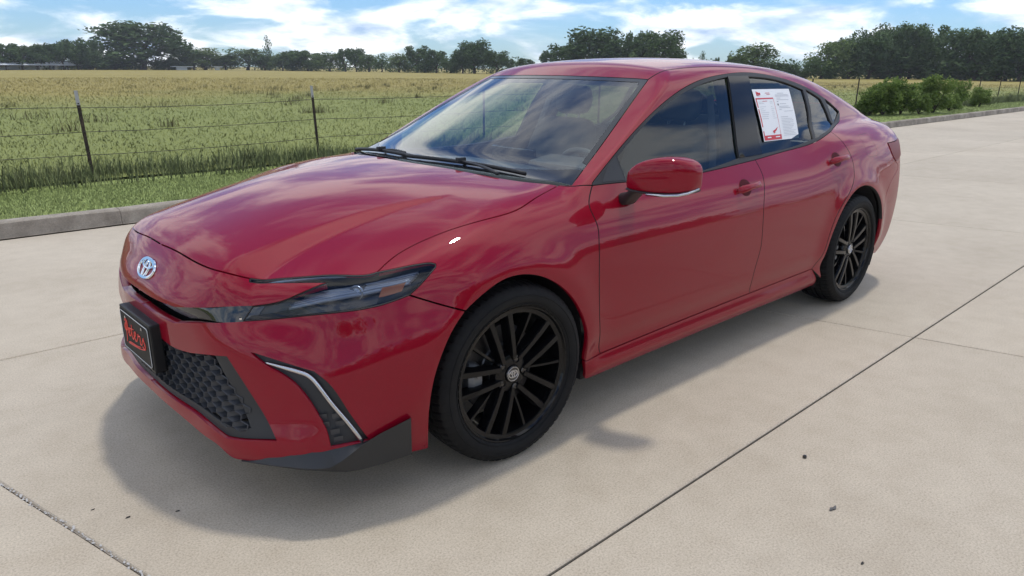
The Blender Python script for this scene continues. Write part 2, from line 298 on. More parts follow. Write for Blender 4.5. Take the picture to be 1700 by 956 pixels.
CV = {
    'seam': [(0.863, 0, 0.7908), (0.859, 0.15, 0.7918), (0.8541, 0.2621, 0.7841), (0.8303, 0.4251, 0.7765), (0.7976, 0.4904, 0.7682), (0.7754, 0.5183, 0.7619)],
    'hood_lamp': [(0.7754, 0.5183, 0.7619), (0.6599, 0.6351, 0.7712), (0.5746, 0.7027, 0.7756), (0.4899, 0.7644, 0.7772), (0.4768, 0.7676, 0.7799)],
    'hood_gap': [(0.4768, 0.7676, 0.7799), (0.39, 0.7478, 0.8152), (0.3125, 0.7503, 0.8404), (0.2042, 0.7711, 0.8697), (0.0616, 0.7972, 0.8926), (-0.0889, 0.7999, 0.9089), (-0.2051, 0.7705, 0.932), (-0.362, 0.7346, 0.9578)],
    'hood_rear': [(-0.362, 0.7346, 0.9578), (-0.2738, 0.6066, 0.9693), (-0.2226, 0.453, 0.9802), (-0.2, 0.2477, 0.9895), (-0.181, 0.0232, 0.9919), (-0.181, 0, 0.9919)],
    'lip_top': [(0.9518, 0, 0.6409), (0.9504, 0.1385, 0.6417), (0.9321, 0.2872, 0.6442)],
    'lip_a': [(0.9321, 0.2872, 0.6442), (0.9003, 0.3948, 0.6621), (0.8622, 0.4764, 0.6758), (0.7962, 0.5679, 0.6879)],
    'lip_b': [(0.7962, 0.5679, 0.6879), (0.7619, 0.6096, 0.6972), (0.7263, 0.6489, 0.7131), (0.6861, 0.6796, 0.7355), (0.6172, 0.709, 0.7606)],
    'prong': [(0.6172, 0.709, 0.7606), (0.7013, 0.6249, 0.7581), (0.7796, 0.5259, 0.7538)],
    'slot_low': [(0.954, 0, 0.5952), (0.95, 0.148, 0.5942), (0.9374, 0.2712, 0.5922)],
    'slot_side': [(0.9374, 0.2712, 0.5922), (0.9079, 0.4019, 0.62), (0.871, 0.487, 0.6347), (0.8247, 0.5536, 0.6449)],
    'lamp_low': [(0.8247, 0.5536, 0.6449), (0.7583, 0.631, 0.6568), (0.7004, 0.6964, 0.6691), (0.6406, 0.7563, 0.6795), (0.5712, 0.7994, 0.6852), (0.4929, 0.8312, 0.6952), (0.4205, 0.8532, 0.7127)],
    'lamp_tip': [(0.4205, 0.8532, 0.7127), (0.3863, 0.8579, 0.7355), (0.3421, 0.8573, 0.7673), (0.3148, 0.852, 0.7838)],
    'lamp_nose': [(0.3148, 0.852, 0.7838), (0.3095, 0.8482, 0.7893), (0.3153, 0.8402, 0.7941), (0.3317, 0.8301, 0.7959)],
    'lamp_top': [(0.3317, 0.8301, 0.7959), (0.3728, 0.8129, 0.7926), (0.422, 0.793, 0.7866), (0.4768, 0.7676, 0.7799)],
    'lamp_inner': [(0.8247, 0.5536, 0.6449), (0.7962, 0.5679, 0.6879)],
    'bump_gap': [(0.4205, 0.8532, 0.7127), (0.3699, 0.8767, 0.6894), (0.3129, 0.901, 0.6646), (0.2507, 0.9213, 0.6389)],
    'bump_arch': [(0.2507, 0.9213, 0.6389), (0.2964, 0.9205, 0.5932), (0.345, 0.9158, 0.5102), (0.3752, 0.9086, 0.421), (0.3843, 0.8944, 0.3212), (0.3627, 0.8509, 0.1589)],
    'bump_bot': [(0.3627, 0.8509, 0.1589), (0.4244, 0.8501, 0.1687), (0.5283, 0.8443, 0.1822), (0.678, 0.8099, 0.1941), (0.7993, 0.7241, 0.2147), (0.8871, 0.586, 0.2059)],
    'lip_bot': [(0.8871, 0.586, 0.2059), (0.9029, 0.5453, 0.2044), (0.9182, 0.513, 0.2261), (0.9337, 0.433, 0.2396), (0.9436, 0.3315, 0.2482), (0.9569, 0.2079, 0.2625), (0.9609, 0.08, 0.2665), (0.9619, 0, 0.2665)],
    'grille_top': [(0.9521, 0, 0.5122), (0.952, 0.1191, 0.5125), (0.9421, 0.2422, 0.4977), (0.9252, 0.3546, 0.5052)],
    'grille_top2': [(0.9252, 0.3546, 0.5052), (0.9064, 0.4566, 0.5244), (0.8782, 0.5321, 0.5344)],
    'grille_side': [(0.8782, 0.5321, 0.5344), (0.8641, 0.5706, 0.4843), (0.8428, 0.6189, 0.412), (0.8278, 0.6594, 0.3536), (0.8204, 0.6979, 0.2962)],
    'grille_low': [(0.8204, 0.6979, 0.2962), (0.8598, 0.6415, 0.289), (0.8917, 0.5849, 0.2808), (0.9127, 0.5334, 0.2751)],
    'grille_low2': [(0.9127, 0.5334, 0.2751), (0.9301, 0.435, 0.2941), (0.9437, 0.2916, 0.304), (0.95, 0.16, 0.307), (0.952, 0, 0.307)],
    'vent_top': [(0.8299, 0.6039, 0.5574), (0.797, 0.6529, 0.5444), (0.7654, 0.6947, 0.5314), (0.71, 0.7582, 0.5087)],
    'vent_out': [(0.71, 0.7582, 0.5087), (0.6835, 0.789, 0.4748), (0.6447, 0.825, 0.385), (0.6212, 0.8444, 0.3308), (0.5947, 0.857, 0.2786)],
    'vent_bot': [(0.5947, 0.857, 0.2786), (0.6503, 0.8387, 0.2794), (0.699, 0.8153, 0.2777)],
    'vent_in': [(0.699, 0.8153, 0.2777), (0.7022, 0.8027, 0.3292), (0.7149, 0.7818, 0.3769), (0.7334, 0.7556, 0.4287), (0.7617, 0.7143, 0.4825), (0.7861, 0.6785, 0.5088)],
    'vent_in2': [(0.7861, 0.6785, 0.5088), (0.8104, 0.6412, 0.5301), (0.8299, 0.6039, 0.5574)],
    'strip': [(0.8076, 0.6447, 0.5304), (0.7732, 0.6904, 0.5188), (0.7406, 0.7299, 0.5067), (0.7142, 0.7621, 0.4824), (0.6839, 0.7982, 0.4141), (0.6491, 0.8283, 0.3485), (0.6126, 0.852, 0.2765)],
    'spoil_top': [(0.8875, 0.582, 0.2024), (0.8063, 0.727, 0.2541), (0.699, 0.8153, 0.2777), (0.5948, 0.8568, 0.2767)],
    'spoil_top2': [(0.5948, 0.8568, 0.2767), (0.5295, 0.8704, 0.294), (0.4507, 0.8876, 0.3147)],
    'spoil_end': [(0.4507, 0.8876, 0.3147), (0.4404, 0.8721, 0.2427), (0.4285, 0.8515, 0.1729)],
    'emblem': [(0.9125, 0.0365, 0.7194)],
    'emb2': [(0.9292, -0.0372, 0.6932), (0.8971, 0.1101, 0.7453), (0.8977, 0.0006, 0.7452), (0.9283, 0.076, 0.6944)],
    'fen_top': [(-0.362, 0.7346, 0.9578), (-0.4094, 0.7653, 0.9544), (-0.4922, 0.7951, 0.953)],
    'arch': [(0.2507, 0.9213, 0.6389), (0.212, 0.9227, 0.6623), (0.173, 0.9225, 0.681), (0.0812, 0.9206, 0.7105), (0.0183, 0.9202, 0.7126), (-0.0679, 0.9213, 0.6956), (-0.1589, 0.9227, 0.6532), (-0.2591, 0.9223, 0.5713), (-0.3286, 0.9188, 0.4759), (-0.3635, 0.913, 0.3918), (-0.3739, 0.9023, 0.3292), (-0.3805, 0.8909, 0.2758)],
    'fen_bot': [(-0.3805, 0.8909, 0.2758), (-0.4756, 0.8835, 0.2814)],
    'door_front': [(-0.4922, 0.7951, 0.953), (-0.4542, 0.8163, 0.9189), (-0.4257, 0.8432, 0.8811), (-0.4372, 0.875, 0.8155), (-0.4306, 0.8918, 0.7598), (-0.4222, 0.9108, 0.5728), (-0.4395, 0.9076, 0.4199), (-0.4791, 0.8832, 0.2819)],
    'door_low1': [(-0.4791, 0.8832, 0.2819), (-1.003, 0.8771, 0.2867), (-1.659, 0.8788, 0.292)],
    'door_mid': [(-1.721, 0.7977, 0.9569), (-1.733, 0.834, 0.8953), (-1.715, 0.8652, 0.8348), (-1.677, 0.8943, 0.7373), (-1.669, 0.9056, 0.6204), (-1.669, 0.9049, 0.5256), (-1.641, 0.8982, 0.4056), (-1.659, 0.8788, 0.2926)],
    'door_low2': [(-1.659, 0.8788, 0.292), (-2.002, 0.8822, 0.2949), (-2.329, 0.8887, 0.299)],
    'door_rear': [(-2.329, 0.8887, 0.299), (-2.38, 0.9162, 0.3804), (-2.409, 0.9266, 0.4857), (-2.458, 0.929, 0.5862), (-2.624, 0.9221, 0.7183), (-2.704, 0.8996, 0.8), (-2.717, 0.8696, 0.8882), (-2.678, 0.8241, 0.9785), (-2.638, 0.7554, 1.044)],
    'sill_front': [(-0.3805, 0.8909, 0.2758), (-0.387, 0.8848, 0.2331), (-0.4014, 0.8718, 0.1891)],
    'sill_bot': [(-0.4014, 0.8718, 0.1891), (-0.9364, 0.8676, 0.1848), (-1.665, 0.8709, 0.186), (-2.397, 0.8748, 0.187)],
    'sill_rear': [(-2.397, 0.8748, 0.187), (-2.337, 0.8983, 0.2512), (-2.329, 0.8887, 0.299)],
    'belt_a': [(-0.4922, 0.7951, 0.953), (-0.832, 0.8067, 0.9432), (-1.224, 0.8087, 0.9381), (-1.454, 0.8042, 0.9458), (-1.721, 0.7977, 0.9569)],
    'belt_b': [(-1.721, 0.7977, 0.9569), (-2.143, 0.7844, 0.9808), (-2.402, 0.7841, 1.004), (-2.638, 0.7554, 1.044)],
    'belt_end': [(-2.638, 0.7554, 1.044), (-2.873, 0.6866, 1.075), (-2.983, 0.6491, 1.108), (-3.002, 0.6373, 1.131)],
    'dlo_top': [(-3.002, 0.6373, 1.131), (-2.938, 0.6288, 1.169), (-2.78, 0.6184, 1.23), (-2.549, 0.6067, 1.294), (-2.369, 0.5964, 1.33), (-2.199, 0.5884, 1.353), (-1.926, 0.5833, 1.371), (-1.729, 0.5947, 1.364), (-1.455, 0.6207, 1.337), (-1.191, 0.6597, 1.276), (-0.9441, 0.7044, 1.187), (-0.7218, 0.7458, 1.082), (-0.4967, 0.7908, 0.9603)],
    'wind_side': [(-0.4115, 0.7585, 0.958), (-0.5321, 0.7184, 1.013), (-0.6251, 0.6923, 1.061), (-0.8766, 0.6215, 1.198), (-1.029, 0.5757, 1.278), (-1.15, 0.5387, 1.34)],
    'wind_top': [(-1.151, 0.5385, 1.34), (-1.105, 0.3461, 1.346), (-1.079, 0.13, 1.350), (-1.075, 0, 1.351)],
    'wind_low': [(-0.4115, 0.7585, 0.958), (-0.332, 0.5983, 0.9752), (-0.2762, 0.419, 0.9851), (-0.2411, 0.1996, 0.9919), (-0.2258, 0, 0.9932)],
    'rarch': [(-2.434, 0.8987, 0.2226), (-2.411, 0.9084, 0.3432), (-2.434, 0.929, 0.4701), (-2.503, 0.933, 0.589), (-2.61, 0.9291, 0.677), (-2.74, 0.9234, 0.7232), (-2.879, 0.9219, 0.7231), (-3.01, 0.9242, 0.6767), (-3.116, 0.9253, 0.5889), (-3.186, 0.9189, 0.4708), (-3.209, 0.9032, 0.3414), (-3.182, 0.8683, 0.2326)],
    'g_front_top': [(-0.6776, 0.7606, 1.046), (-0.7127, 0.7543, 1.064), (-0.9361, 0.7115, 1.171), (-1.179, 0.6696, 1.257), (-1.436, 0.635, 1.317), (-1.708, 0.609, 1.349)],
    'g_front_back': [(-1.708, 0.609, 1.349), (-1.636, 0.7027, 1.175), (-1.581, 0.7878, 0.9757)],
    'g_front_low': [(-1.581, 0.7878, 0.9757), (-1.229, 0.8047, 0.9456), (-1.02, 0.8074, 0.9412), (-0.8314, 0.8072, 0.9422), (-0.6922, 0.8055, 0.9458)],
    'g_front_fore': [(-0.6922, 0.8055, 0.9458), (-0.6873, 0.7789, 0.9989), (-0.6776, 0.7606, 1.046)],
    'g_rear_top': [(-1.909, 0.603, 1.351), (-2.174, 0.6038, 1.337), (-2.345, 0.611, 1.312), (-2.51, 0.62, 1.276)],
    'g_rear_back': [(-2.51, 0.62, 1.276), (-2.482, 0.6873, 1.136), (-2.389, 0.772, 1.017)],
    'g_rear_low': [(-2.389, 0.772, 1.017), (-2.154, 0.7774, 0.9921), (-1.801, 0.7859, 0.9775)],
    'g_rear_fore': [(-1.801, 0.7859, 0.9775), (-1.837, 0.7017, 1.168), (-1.909, 0.603, 1.351)],
    'q1': [(-2.551, 0.6158, 1.278), (-2.641, 0.6215, 1.252), (-2.732, 0.6272, 1.222)],
    'q1b': [(-2.732, 0.6272, 1.222), (-2.772, 0.6578, 1.146), (-2.793, 0.6927, 1.077)],
    'q1c': [(-2.793, 0.6927, 1.077), (-2.566, 0.7547, 1.044), (-2.415, 0.7739, 1.018)],
    'q1d': [(-2.415, 0.7739, 1.018), (-2.52, 0.6828, 1.141), (-2.551, 0.6158, 1.278)],
    'q2': [(-2.802, 0.6207, 1.22), (-2.901, 0.6274, 1.182), (-3.001, 0.6326, 1.142)],
    'q2b': [(-3.001, 0.6326, 1.142), (-2.958, 0.6481, 1.118), (-2.833, 0.6836, 1.081)],
    'q2c': [(-2.833, 0.6836, 1.081), (-2.822, 0.6511, 1.149), (-2.802, 0.6207, 1.22)],
    'rail': [(-1.15, 0.5387, 1.34), (-1.208, 0.541, 1.363), (-1.501, 0.5438, 1.394), (-2, 0.5427, 1.396), (-2.499, 0.5327, 1.365)],
    'rail2': [(-2.499, 0.5327, 1.365), (-2.9, 0.5203, 1.301), (-3.202, 0.5122, 1.228), (-3.424, 0.5257, 1.163)],
    'deck': [(-3.424, 0.5257, 1.163), (-3.598, 0.5548, 1.091), (-3.784, 0.5846, 1.029), (-3.83, 0.5929, 0.9859)],
    'tail_in': [(-3.83, 0.5929, 0.9859), (-3.842, 0.6002, 0.9537)],
    'roof_rear': [(-2.499, 0.5327, 1.365), (-2.559, 0.2992, 1.39), (-2.578, 0, 1.396)],
    'glass_rear': [(-3.424, 0.5257, 1.163), (-3.5, 0.3, 1.171), (-3.532, 0, 1.17)],
    'lamp_r_top': [(-3.841, 0.5994, 0.9572), (-3.757, 0.7122, 0.9512), (-3.503, 0.806, 0.9394), (-3.341, 0.8248, 0.9406)],
    'lamp_r_fore': [(-3.341, 0.8248, 0.9406), (-3.378, 0.8497, 0.8694), (-3.445, 0.8559, 0.8171)],
    'lamp_r_low': [(-3.445, 0.8559, 0.8171), (-3.768, 0.7132, 0.8635), (-3.835, 0.5999, 0.8726)],
    'rbump_gap': [(-3.445, 0.8559, 0.8171), (-3.499, 0.8544, 0.7889), (-3.329, 0.8878, 0.6985), (-3.186, 0.9189, 0.4708)],
    'handle1': [(-1.427, 0.8647, 0.8312), (-1.526, 0.8622, 0.8385), (-1.687, 0.8589, 0.8484)],
    'handle2': [(-2.436, 0.8563, 0.891), (-2.519, 0.8592, 0.895), (-2.657, 0.8623, 0.9028)],
    'paper': [(-1.892, 0.6427, 1.287), (-2.32, 0.6274, 1.284), (-2.277, 0.7545, 1.032), (-1.871, 0.7563, 1.033)],
    'fuel': [(-2.941, 0.7793, 1.022), (-3.074, 0.7719, 1.024), (-2.936, 0.8686, 0.8874), (-3.126, 0.8629, 0.8839)],
}

# ---------------------------------------------------------------- car panels
HALF = []  # (name, ...)
def newton(P, f=U, it=8):
    P = np.array(P, float)
    for _ in range(it):
        g = np.stack([f(P+d)-f(P-d) for d in np.eye(3)*2e-3], -1)/4e-3
        P = P-(f(P)/np.maximum((g*g).sum(-1), 1e-2)*.9)[:, None]*g
    return P
def dense(names, ds=.011, proj=True):
    """joined curves ('-name' reversed, tuples are corner points) as one dense loop on the body"""
    out = []
    for nm in names:
        if isinstance(nm, tuple): P = np.array([nm], float)
        else:
            P = np.array(CV[nm.lstrip('-')], float); P = P[::-1] if nm[0] == '-' else P
            if len(P) > 2:
                t = np.r_[0, np.cumsum(np.linalg.norm(np.diff(P, axis=0), axis=1))]; k = max(int(t[-1]/ds), 2); u = np.linspace(0, t[-1], k+1)
                P = np.stack([spl(t, P[:, j])(u) for j in range(3)], -1)
        if out and np.linalg.norm(out[-1]-P[0]) < .004: P = P[1:]
        for p in P:
            if out:
                d = np.linalg.norm(p-out[-1])
                if d > ds*1.6:
                    q = out[-1].copy(); k = int(math.ceil(d/ds))
                    for i in range(1, k): out.append(q+(p-q)*i/k)
                elif d < .0025: continue
            out.append(np.array(p))
    if np.linalg.norm(out[0]-out[-1]) < .004: out.pop()
    else:
        q, p = out[-1].copy(), out[0]; d = np.linalg.norm(p-q); k = int(math.ceil(d/ds))
        for i in range(1, k): out.append(q+(p-q)*i/k)
    P = np.array(out); y0 = np.abs(P[:, 1]) < .0012
    if proj: P = newton(P)
    P[y0, 1] = 0
    return P
def inpoly(pts, loops):
    c = np.zeros(len(pts), bool)
    for lp in loops:
        x1, y1 = lp[:, 0], lp[:, 1]; x2, y2 = np.roll(x1, -1), np.roll(y1, -1)
        for i in range(len(lp)):
            if y1[i] == y2[i]: continue
            m = (y1[i] > pts[:, 1]) != (y2[i] > pts[:, 1])
            c ^= m & (pts[:, 0] < (x2[i]-x1[i])*(pts[:, 1]-y1[i])/(y2[i]-y1[i])+x1[i])
    return c
def panel_geo(outer, holes=(), d=(0, 1, 0), off=0.0, flange_mi=0, thick=.014, h=.022, gap=.0026, f=U, sym=False, back=True, extra=None):
    d = Vector(d).normalized(); a = Vector((0, 0, 1)) if abs(d.z) < .8 else Vector((1, 0, 0)); u = a.cross(d).normalized(); v = d.cross(u)
    d, u, v = (np.array(q) for q in (d, u, v))
    loops3 = [outer]+list(holes); loops = []
    for k, lp in enumerate(loops3):
        q = np.stack([lp @ u, lp @ v], -1)
        area = np.sum(q[:, 0]*np.roll(q[:, 1], -1)-np.roll(q[:, 0], -1)*q[:, 1]); s = 1 if area > 0 else -1
        if k: s = -s
        e = np.roll(q, -1, 0)-q; n = np.stack([-e[:, 1], e[:, 0]], -1)*s; n /= np.maximum(np.linalg.norm(n, axis=1, keepdims=True), 1e-9)
        nn = n+np.roll(n, 1, 0); nn /= np.maximum((nn*nn).sum(1, keepdims=True)/2, .35)
        y0 = np.abs(lp[:, 1]) < 1e-6
        g = np.where((y0 & sym)[:, None], 0, gap)
        loops.append(q+nn*g)
    lo, hi = loops[0].min(0), loops[0].max(0)
    gx = np.arange(lo[0]+h*.5, hi[0], h); gy = np.arange(lo[1]+h*.4, hi[1], h*.866)
    X, Y = np.meshgrid(gx, gy); X[1::2] += h/2; pts = np.stack([X.ravel(), Y.ravel()], -1)
    pts = pts[inpoly(pts, loops)]
    allb = np.concatenate(loops)
    keep = np.ones(len(pts), bool)
    for i in range(0, len(pts), 400):
        dd = ((pts[i:i+400, None]-allb[None])**2).sum(-1).min(1); keep[i:i+400] = dd > (.55*h)**2
    pts = pts[keep]
    co = [Vector(p) for p in np.concatenate([allb, pts])]; edges = []; o = 0
    for lp in loops:
        n = len(lp); edges += [(o+i, o+(i+1) % n) for i in range(n)]; o += n
    nb = len(allb)
    r = geometry.delaunay_2d_cdt(co, edges, [], 0, 1e-7)
    V2 = np.array([tuple(p) for p in r[0]]); T = np.array([q for q in r[2] if len(q) == 3])
    T = T[inpoly(V2[T].mean(1), loops)]
    ori = {}
    for i, l in enumerate(r[3]):
        for j in l: ori[j] = i
    bidx = [ori[i] for i in range(nb)]
    P0 = V2[:, :1]*u+V2[:, 1:]*v
    ref = outer.mean(0) @ d
    P, ok = march(P0+d*(ref+1.4), -d, f, n=330, step=.009)
    if sym:
        y0 = np.zeros(len(P), bool); k = 0
        lp = loops3[0]; yy = np.abs(lp[:, 1]) < 1e-6
        for i in range(len(lp)):
            if yy[i]: y0[bidx[i]] = True
        P[y0, 1] = 0
    Nn = grad(P, f); Nn = np.where((np.abs(P[:, 1:2]) < 1e-6) & sym, Nn*np.array([1, 0, 1]), Nn); Nn /= np.linalg.norm(Nn, axis=1, keepdims=True)
    # orient
    a_, b_, c_ = P[T[:, 0]], P[T[:, 1]], P[T[:, 2]]; s = (np.cross(b_-a_, c_-a_)*d).sum(1) < 0
    T[s] = T[s][:, ::-1]
    S = P+Nn*off
    verts = [S]; faces = [tuple(q) for q in T]; norms = [[tuple(Nn[i]) for i in q] for q in T]; mi = [0]*len(T)
    n0 = len(S)
    B = S-Nn*thick; verts.append(B)
    o = 0
    for lp, l3 in zip(loops, loops3):
        n = len(lp); y0 = np.abs(l3[:, 1]) < 1e-6
        for i in range(n):
            j = (i+1) % n
            if sym and y0[i] and y0[j]: continue
            p, q = bidx[o+i], bidx[o+j]
            if p == q: continue
            fc = (p, q, q+n0, p+n0)
            e = S[q]-S[p]; nm = np.cross(e, Nn[p]); L_ = np.linalg.norm(nm)
            if L_ < 1e-9: continue
            nm /= L_
            # outward: away from the panel interior (2D side)
            s2 = lp[j]-lp[i]; area = np.sum(lp[:, 0]*np.roll(lp[:, 1], -1)-np.roll(lp[:, 0], -1)*lp[:, 1]); out2 = np.array([s2[1], -s2[0]])*(1 if area > 0 else -1)*(1 if lp is loops[0] else -1)
            out3 = out2[0]*u+out2[1]*v
            if nm @ out3 < 0: nm = -nm; 
            fn = np.cross(S[q]-S[p], B[q]-S[p])
            if fn @ nm < 0: fc = fc[::-1]
            # round the edge a little in the shading
            rn = []
            for k in fc:
                w_ = nm*.75+Nn[k if k < n0 else k-n0]*(.66 if k < n0 else 0); rn.append(tuple(w_/np.linalg.norm(w_)))
            faces.append(fc); norms.append(rn); mi.append(flange_mi)
        o += n
    if back:
        for q in T: faces.append((q[2]+n0, q[1]+n0, q[0]+n0)); norms.append([tuple(-Nn[i]) for i in q[::-1]]); mi.append(1)
    return np.concatenate(verts), faces, norms, mi
def mirror_geo(g):
    v, f, n, m = g; v = v*np.array([1, -1, 1])
    return v, [tuple(reversed(q)) for q in f], [[(a, -b, c) for a, b, c in reversed(x)] for x in n], m
def join_geo(g1, g2):
    v = np.concatenate([g1[0], g2[0]]); o = len(g1[0])
    return v, g1[1]+[tuple(i+o for i in q) for q in g2[1]], g1[2]+g2[2], g1[3]+g2[3]
def geo_obj(name, g, mats, parent):
    v, f, n, m = g; me = bpy.data.meshes.new(name); me.from_pydata(v.tolist(), [], f)
    me.polygons.foreach_set("material_index", np.array(m, np.int32)); me.polygons.foreach_set("use_smooth", np.ones(len(f), bool)); me.update()
    if len(me.polygons) == len(f): me.normals_split_custom_set([tuple(x) for q in n for x in q])
    return link(name, me, mats, parent)
CAR0 = (-1.41, 0, 0)
car = empty("sedan_car", CAR0); tag(car, "glossy red four-door sedan with black wheels parked on the concrete", "car")
def carpart(o):
    """parts are modelled in scene coordinates: shift back so that they sit right under the car's empty"""
    o.location = (-CAR0[0], -CAR0[1], -CAR0[2]); return o
def part_sym(name, names, mats, d, parent=car, holes=(), proj=True, **k):
    g = panel_geo(dense(names, proj=proj), [dense(x) for x in holes], d, sym=True, **k)
    o = geo_obj(name, join_geo(g, mirror_geo(g)), mats, parent)
    return carpart(o) if parent is car else o
def part_pair(name, names, mats, d, parent=car, holes=(), **k):
    g = panel_geo(dense(names), [dense(x) for x in holes], d, **k); r = []
    for i, gg in enumerate((g, mirror_geo(g))):
        pa = parent[i] if isinstance(parent, (list, tuple)) else parent
        o = geo_obj(name, gg, mats, pa); r.append(carpart(o) if pa is car else o)
    return r
PB = [m_paint, m_dark]; KB = [m_gloss, m_dark]; XB = [m_plast, m_dark]; RB = [m_rub, m_dark]
hood = part_sym("hood", ["seam", "hood_lamp", "hood_gap", "hood_rear"], PB, (.22, .10, .95), h=.013)
nose = part_sym("nose_panel", ["seam", "-prong", "-lip_b", "-lip_a", "-lip_top"], PB, (.72, .25, .65), h=.016, thick=.030)
bumper = part_sym("front_bumper", ["slot_low", "slot_side", "lamp_low", "bump_gap", "bump_arch", "bump_bot", "lip_bot", "-grille_low2", "-grille_low", "-grille_side", "-grille_top2", "-grille_top"],
                  PB, (.76, .64, .12), holes=[["vent_top", "vent_out", "vent_bot", "vent_in", "vent_in2"]], h=.017, thick=.030)
fenders = part_pair("front_fender", ["hood_gap", "fen_top", "door_front", "-fen_bot", "-arch", "-bump_gap", "lamp_tip", "lamp_nose", "lamp_top"], PB, (.10, .76, .62), h=.0115, thick=.022)
fdoors = part_pair("front_door", ["belt_a", "door_mid", "-door_low1", "-door_front"], PB, (0, .95, .3), h=.022, flange_mi=1, thick=.02)
rdoors = part_pair("rear_door", ["belt_b", "-door_rear", "-door_low2", "-door_mid"], PB, (0, .95, .3), h=.022, flange_mi=1, thick=.02)
part_pair("sill", ["fen_bot", "door_low1", "door_low2", "-sill_rear", "-sill_bot", "-sill_front"], PB, (0, .97, .1), h=.02, thick=.02)
arc0, arc9 = CV['rarch'][0], CV['rarch'][9]; CV['rarch_a'] = CV['rarch'][:10]; CV['rarch_b'] = CV['rarch'][9:]
sides = part_pair("body_side", ["wind_side", "rail", "rail2", "deck", "tail_in", "lamp_r_top", "lamp_r_fore", "rbump_gap", "-rarch_a", "-sill_rear", "door_rear", "belt_end", "dlo_top", "-fen_top"],
                  PB, (-.06, .80, .60), h=.0105, flange_mi=1, thick=.02)
roof = part_sym("roof", ["-wind_top", "rail", "roof_rear"], PB, (.05, .1, 1), h=.024, flange_mi=1, thick=.03)
part_sym("trunk_lid", ["-glass_rear", "deck", "tail_in", (-3.885, .590, .862), (-3.90, 0, .858)], PB, (-.86, .1, .50), h=.03)
part_sym("rear_bumper", ["-rbump_gap", "lamp_r_low", (-3.90, 0, .85), (-3.74, 0, .21), (-3.68, .55, .21), (-3.45, .80, .21), "-rarch_b"], PB, (-.74, .66, .1), h=.03, thick=.02)
part_pair("tail_lamp", ["lamp_r_top", "lamp_r_fore", "lamp_r_low"], [m_red_lens, m_dark], (-.45, .85, .2), h=.025, off=.004, thick=.03)
rwin = part_sym("rear_window", ["-roof_rear", "rail2", "glass_rear"][:0] or ["roof_rear", "-glass_rear", "-rail2"][:0] or ["rail2", "glass_rear", "-roof_rear"], [m_privacy, m_privacy], (-.4, .1, .9), h=.035, back=False, thick=.006)
wind = part_sym("windscreen", ["-wind_low", "wind_side", "wind_top"], [m_wind, m_wind], (.5, .1, .86), h=.028, back=False, thick=.005, off=-.003)
# printed black border of the windscreen
WL = dense(["-wind_low", "wind_side", "wind_top"])
def inset_loop(P, a_low, a_side, a_top):
    Q = P.copy(); c = np.array([-.65, 0, 1.17])
    for i, p in enumerate(P):
        t = np.clip((p[2]-.97)/.37, 0, 1); m = np.array([p[0]*0+(-.02 if 1 else 0), 0, 0])
        k = abs(p[1])/(.75-.2*t)
        Q[i, 1] = p[1]-np.sign(p[1])*a_side*min(1, max(0, (k-.85)/.15)) if abs(p[1]) > 1e-6 else 0
        lowm = np.clip((.14-t)/.14, 0, 1) if p[2] < 1.03 else 0; topm = np.clip((t-.93)/.04, 0, 1)
        s_ = a_low*lowm-a_top*topm
        Q[i, 0] -= s_*.88; Q[i, 2] += s_*.46
    return newton(Q)
WI = inset_loop(WL, .115, .030, .035)
m_frit = mat("black_ceramic_border", (.012, .013, .015), .12)
# ring between the glass edge and its inner line (half, mirrored)
def ring_sym(name, outer, inner, mats, d, parent, **k):
    oy = np.abs(outer[:, 1]) < 1e-6; ids = np.where(~oy)[0]
    A = outer; ii = inner
    first = [i for i in range(len(A)) if oy[i]]
    # walk the open part of the loop (y > 0) outward then back along the inner line
    start = next(i for i in range(len(A)) if oy[i] and not oy[(i+1) % len(A)]); idx = []
    i = start
    while True:
        idx.append(i); i = (i+1) % len(A)
        if oy[i]: idx.append(i); break
    O = A[idx]; I = ii[idx][::-1]
    lp = np.concatenate([O, I]); lp[np.abs(lp[:, 1]) < 2e-3, 1] = 0
    g = panel_geo(lp, [], d, sym=True, gap=.001, **k); return geo_obj(name, join_geo(g, mirror_geo(g)), mats, parent)
ring_sym("glass_border", WL, WI, [m_frit, m_frit], (.5, .1, .86), wind, h=.03, off=-.0015, thick=.001, back=False)
cowl = part_sym("cowl_panel", ["hood_rear", "-wind_low"][:0] or ["-hood_rear", (-.405, .755, .957), "wind_low"], XB, (.25, .1, .95), h=.02, off=-.012, thick=.01)
# glazing
trim_out = ["belt_a", "belt_b", "belt_end", "dlo_top"]
gl = {"f": ["g_front_top", "g_front_back", "g_front_low", "g_front_fore"], "r": ["g_rear_top", "g_rear_back", "g_rear_low", "g_rear_fore"], "q": ["q1", "q1b", "q1c", "q1d"], "s": ["q2", "q2b", "q2c"]}
trims = part_pair("window_surround", trim_out, RB, (0, .92, .38), holes=list(gl.values()), h=.03, off=.0015, thick=.014, gap=.0005)
GS = [m_side, m_side]; GP = [m_privacy, m_privacy]
part_pair("window_glass", gl["f"], GS, (0, .92, .38), fdoors, h=.035, off=-.006, thick=.002, gap=-.003, back=False)
part_pair("window_glass", gl["r"], GP, (0, .92, .38), rdoors, h=.035, off=-.006, thick=.002, gap=-.003, back=False)
part_pair("quarter_glass", gl["q"], GP, (0, .92, .38), rdoors, h=.03, off=-.006, thick=.002, gap=-.003, back=False)
part_pair("quarter_glass", gl["s"], GP, (0, .92, .38), sides, h=.03, off=-.006, thick=.002, gap=-.003, back=False)
# gloss black B pillar plate
m_pillar = mat("pillar_black", (.006, .006, .007), .12, Specular_IOR_Level=.22)
part_pair("pillar_plate", ["g_front_back", "g_rear_fore"], [m_pillar, m_dark], (0, .92, .38), trims, h=.02, off=.005, thick=.004, gap=-.002, back=False)
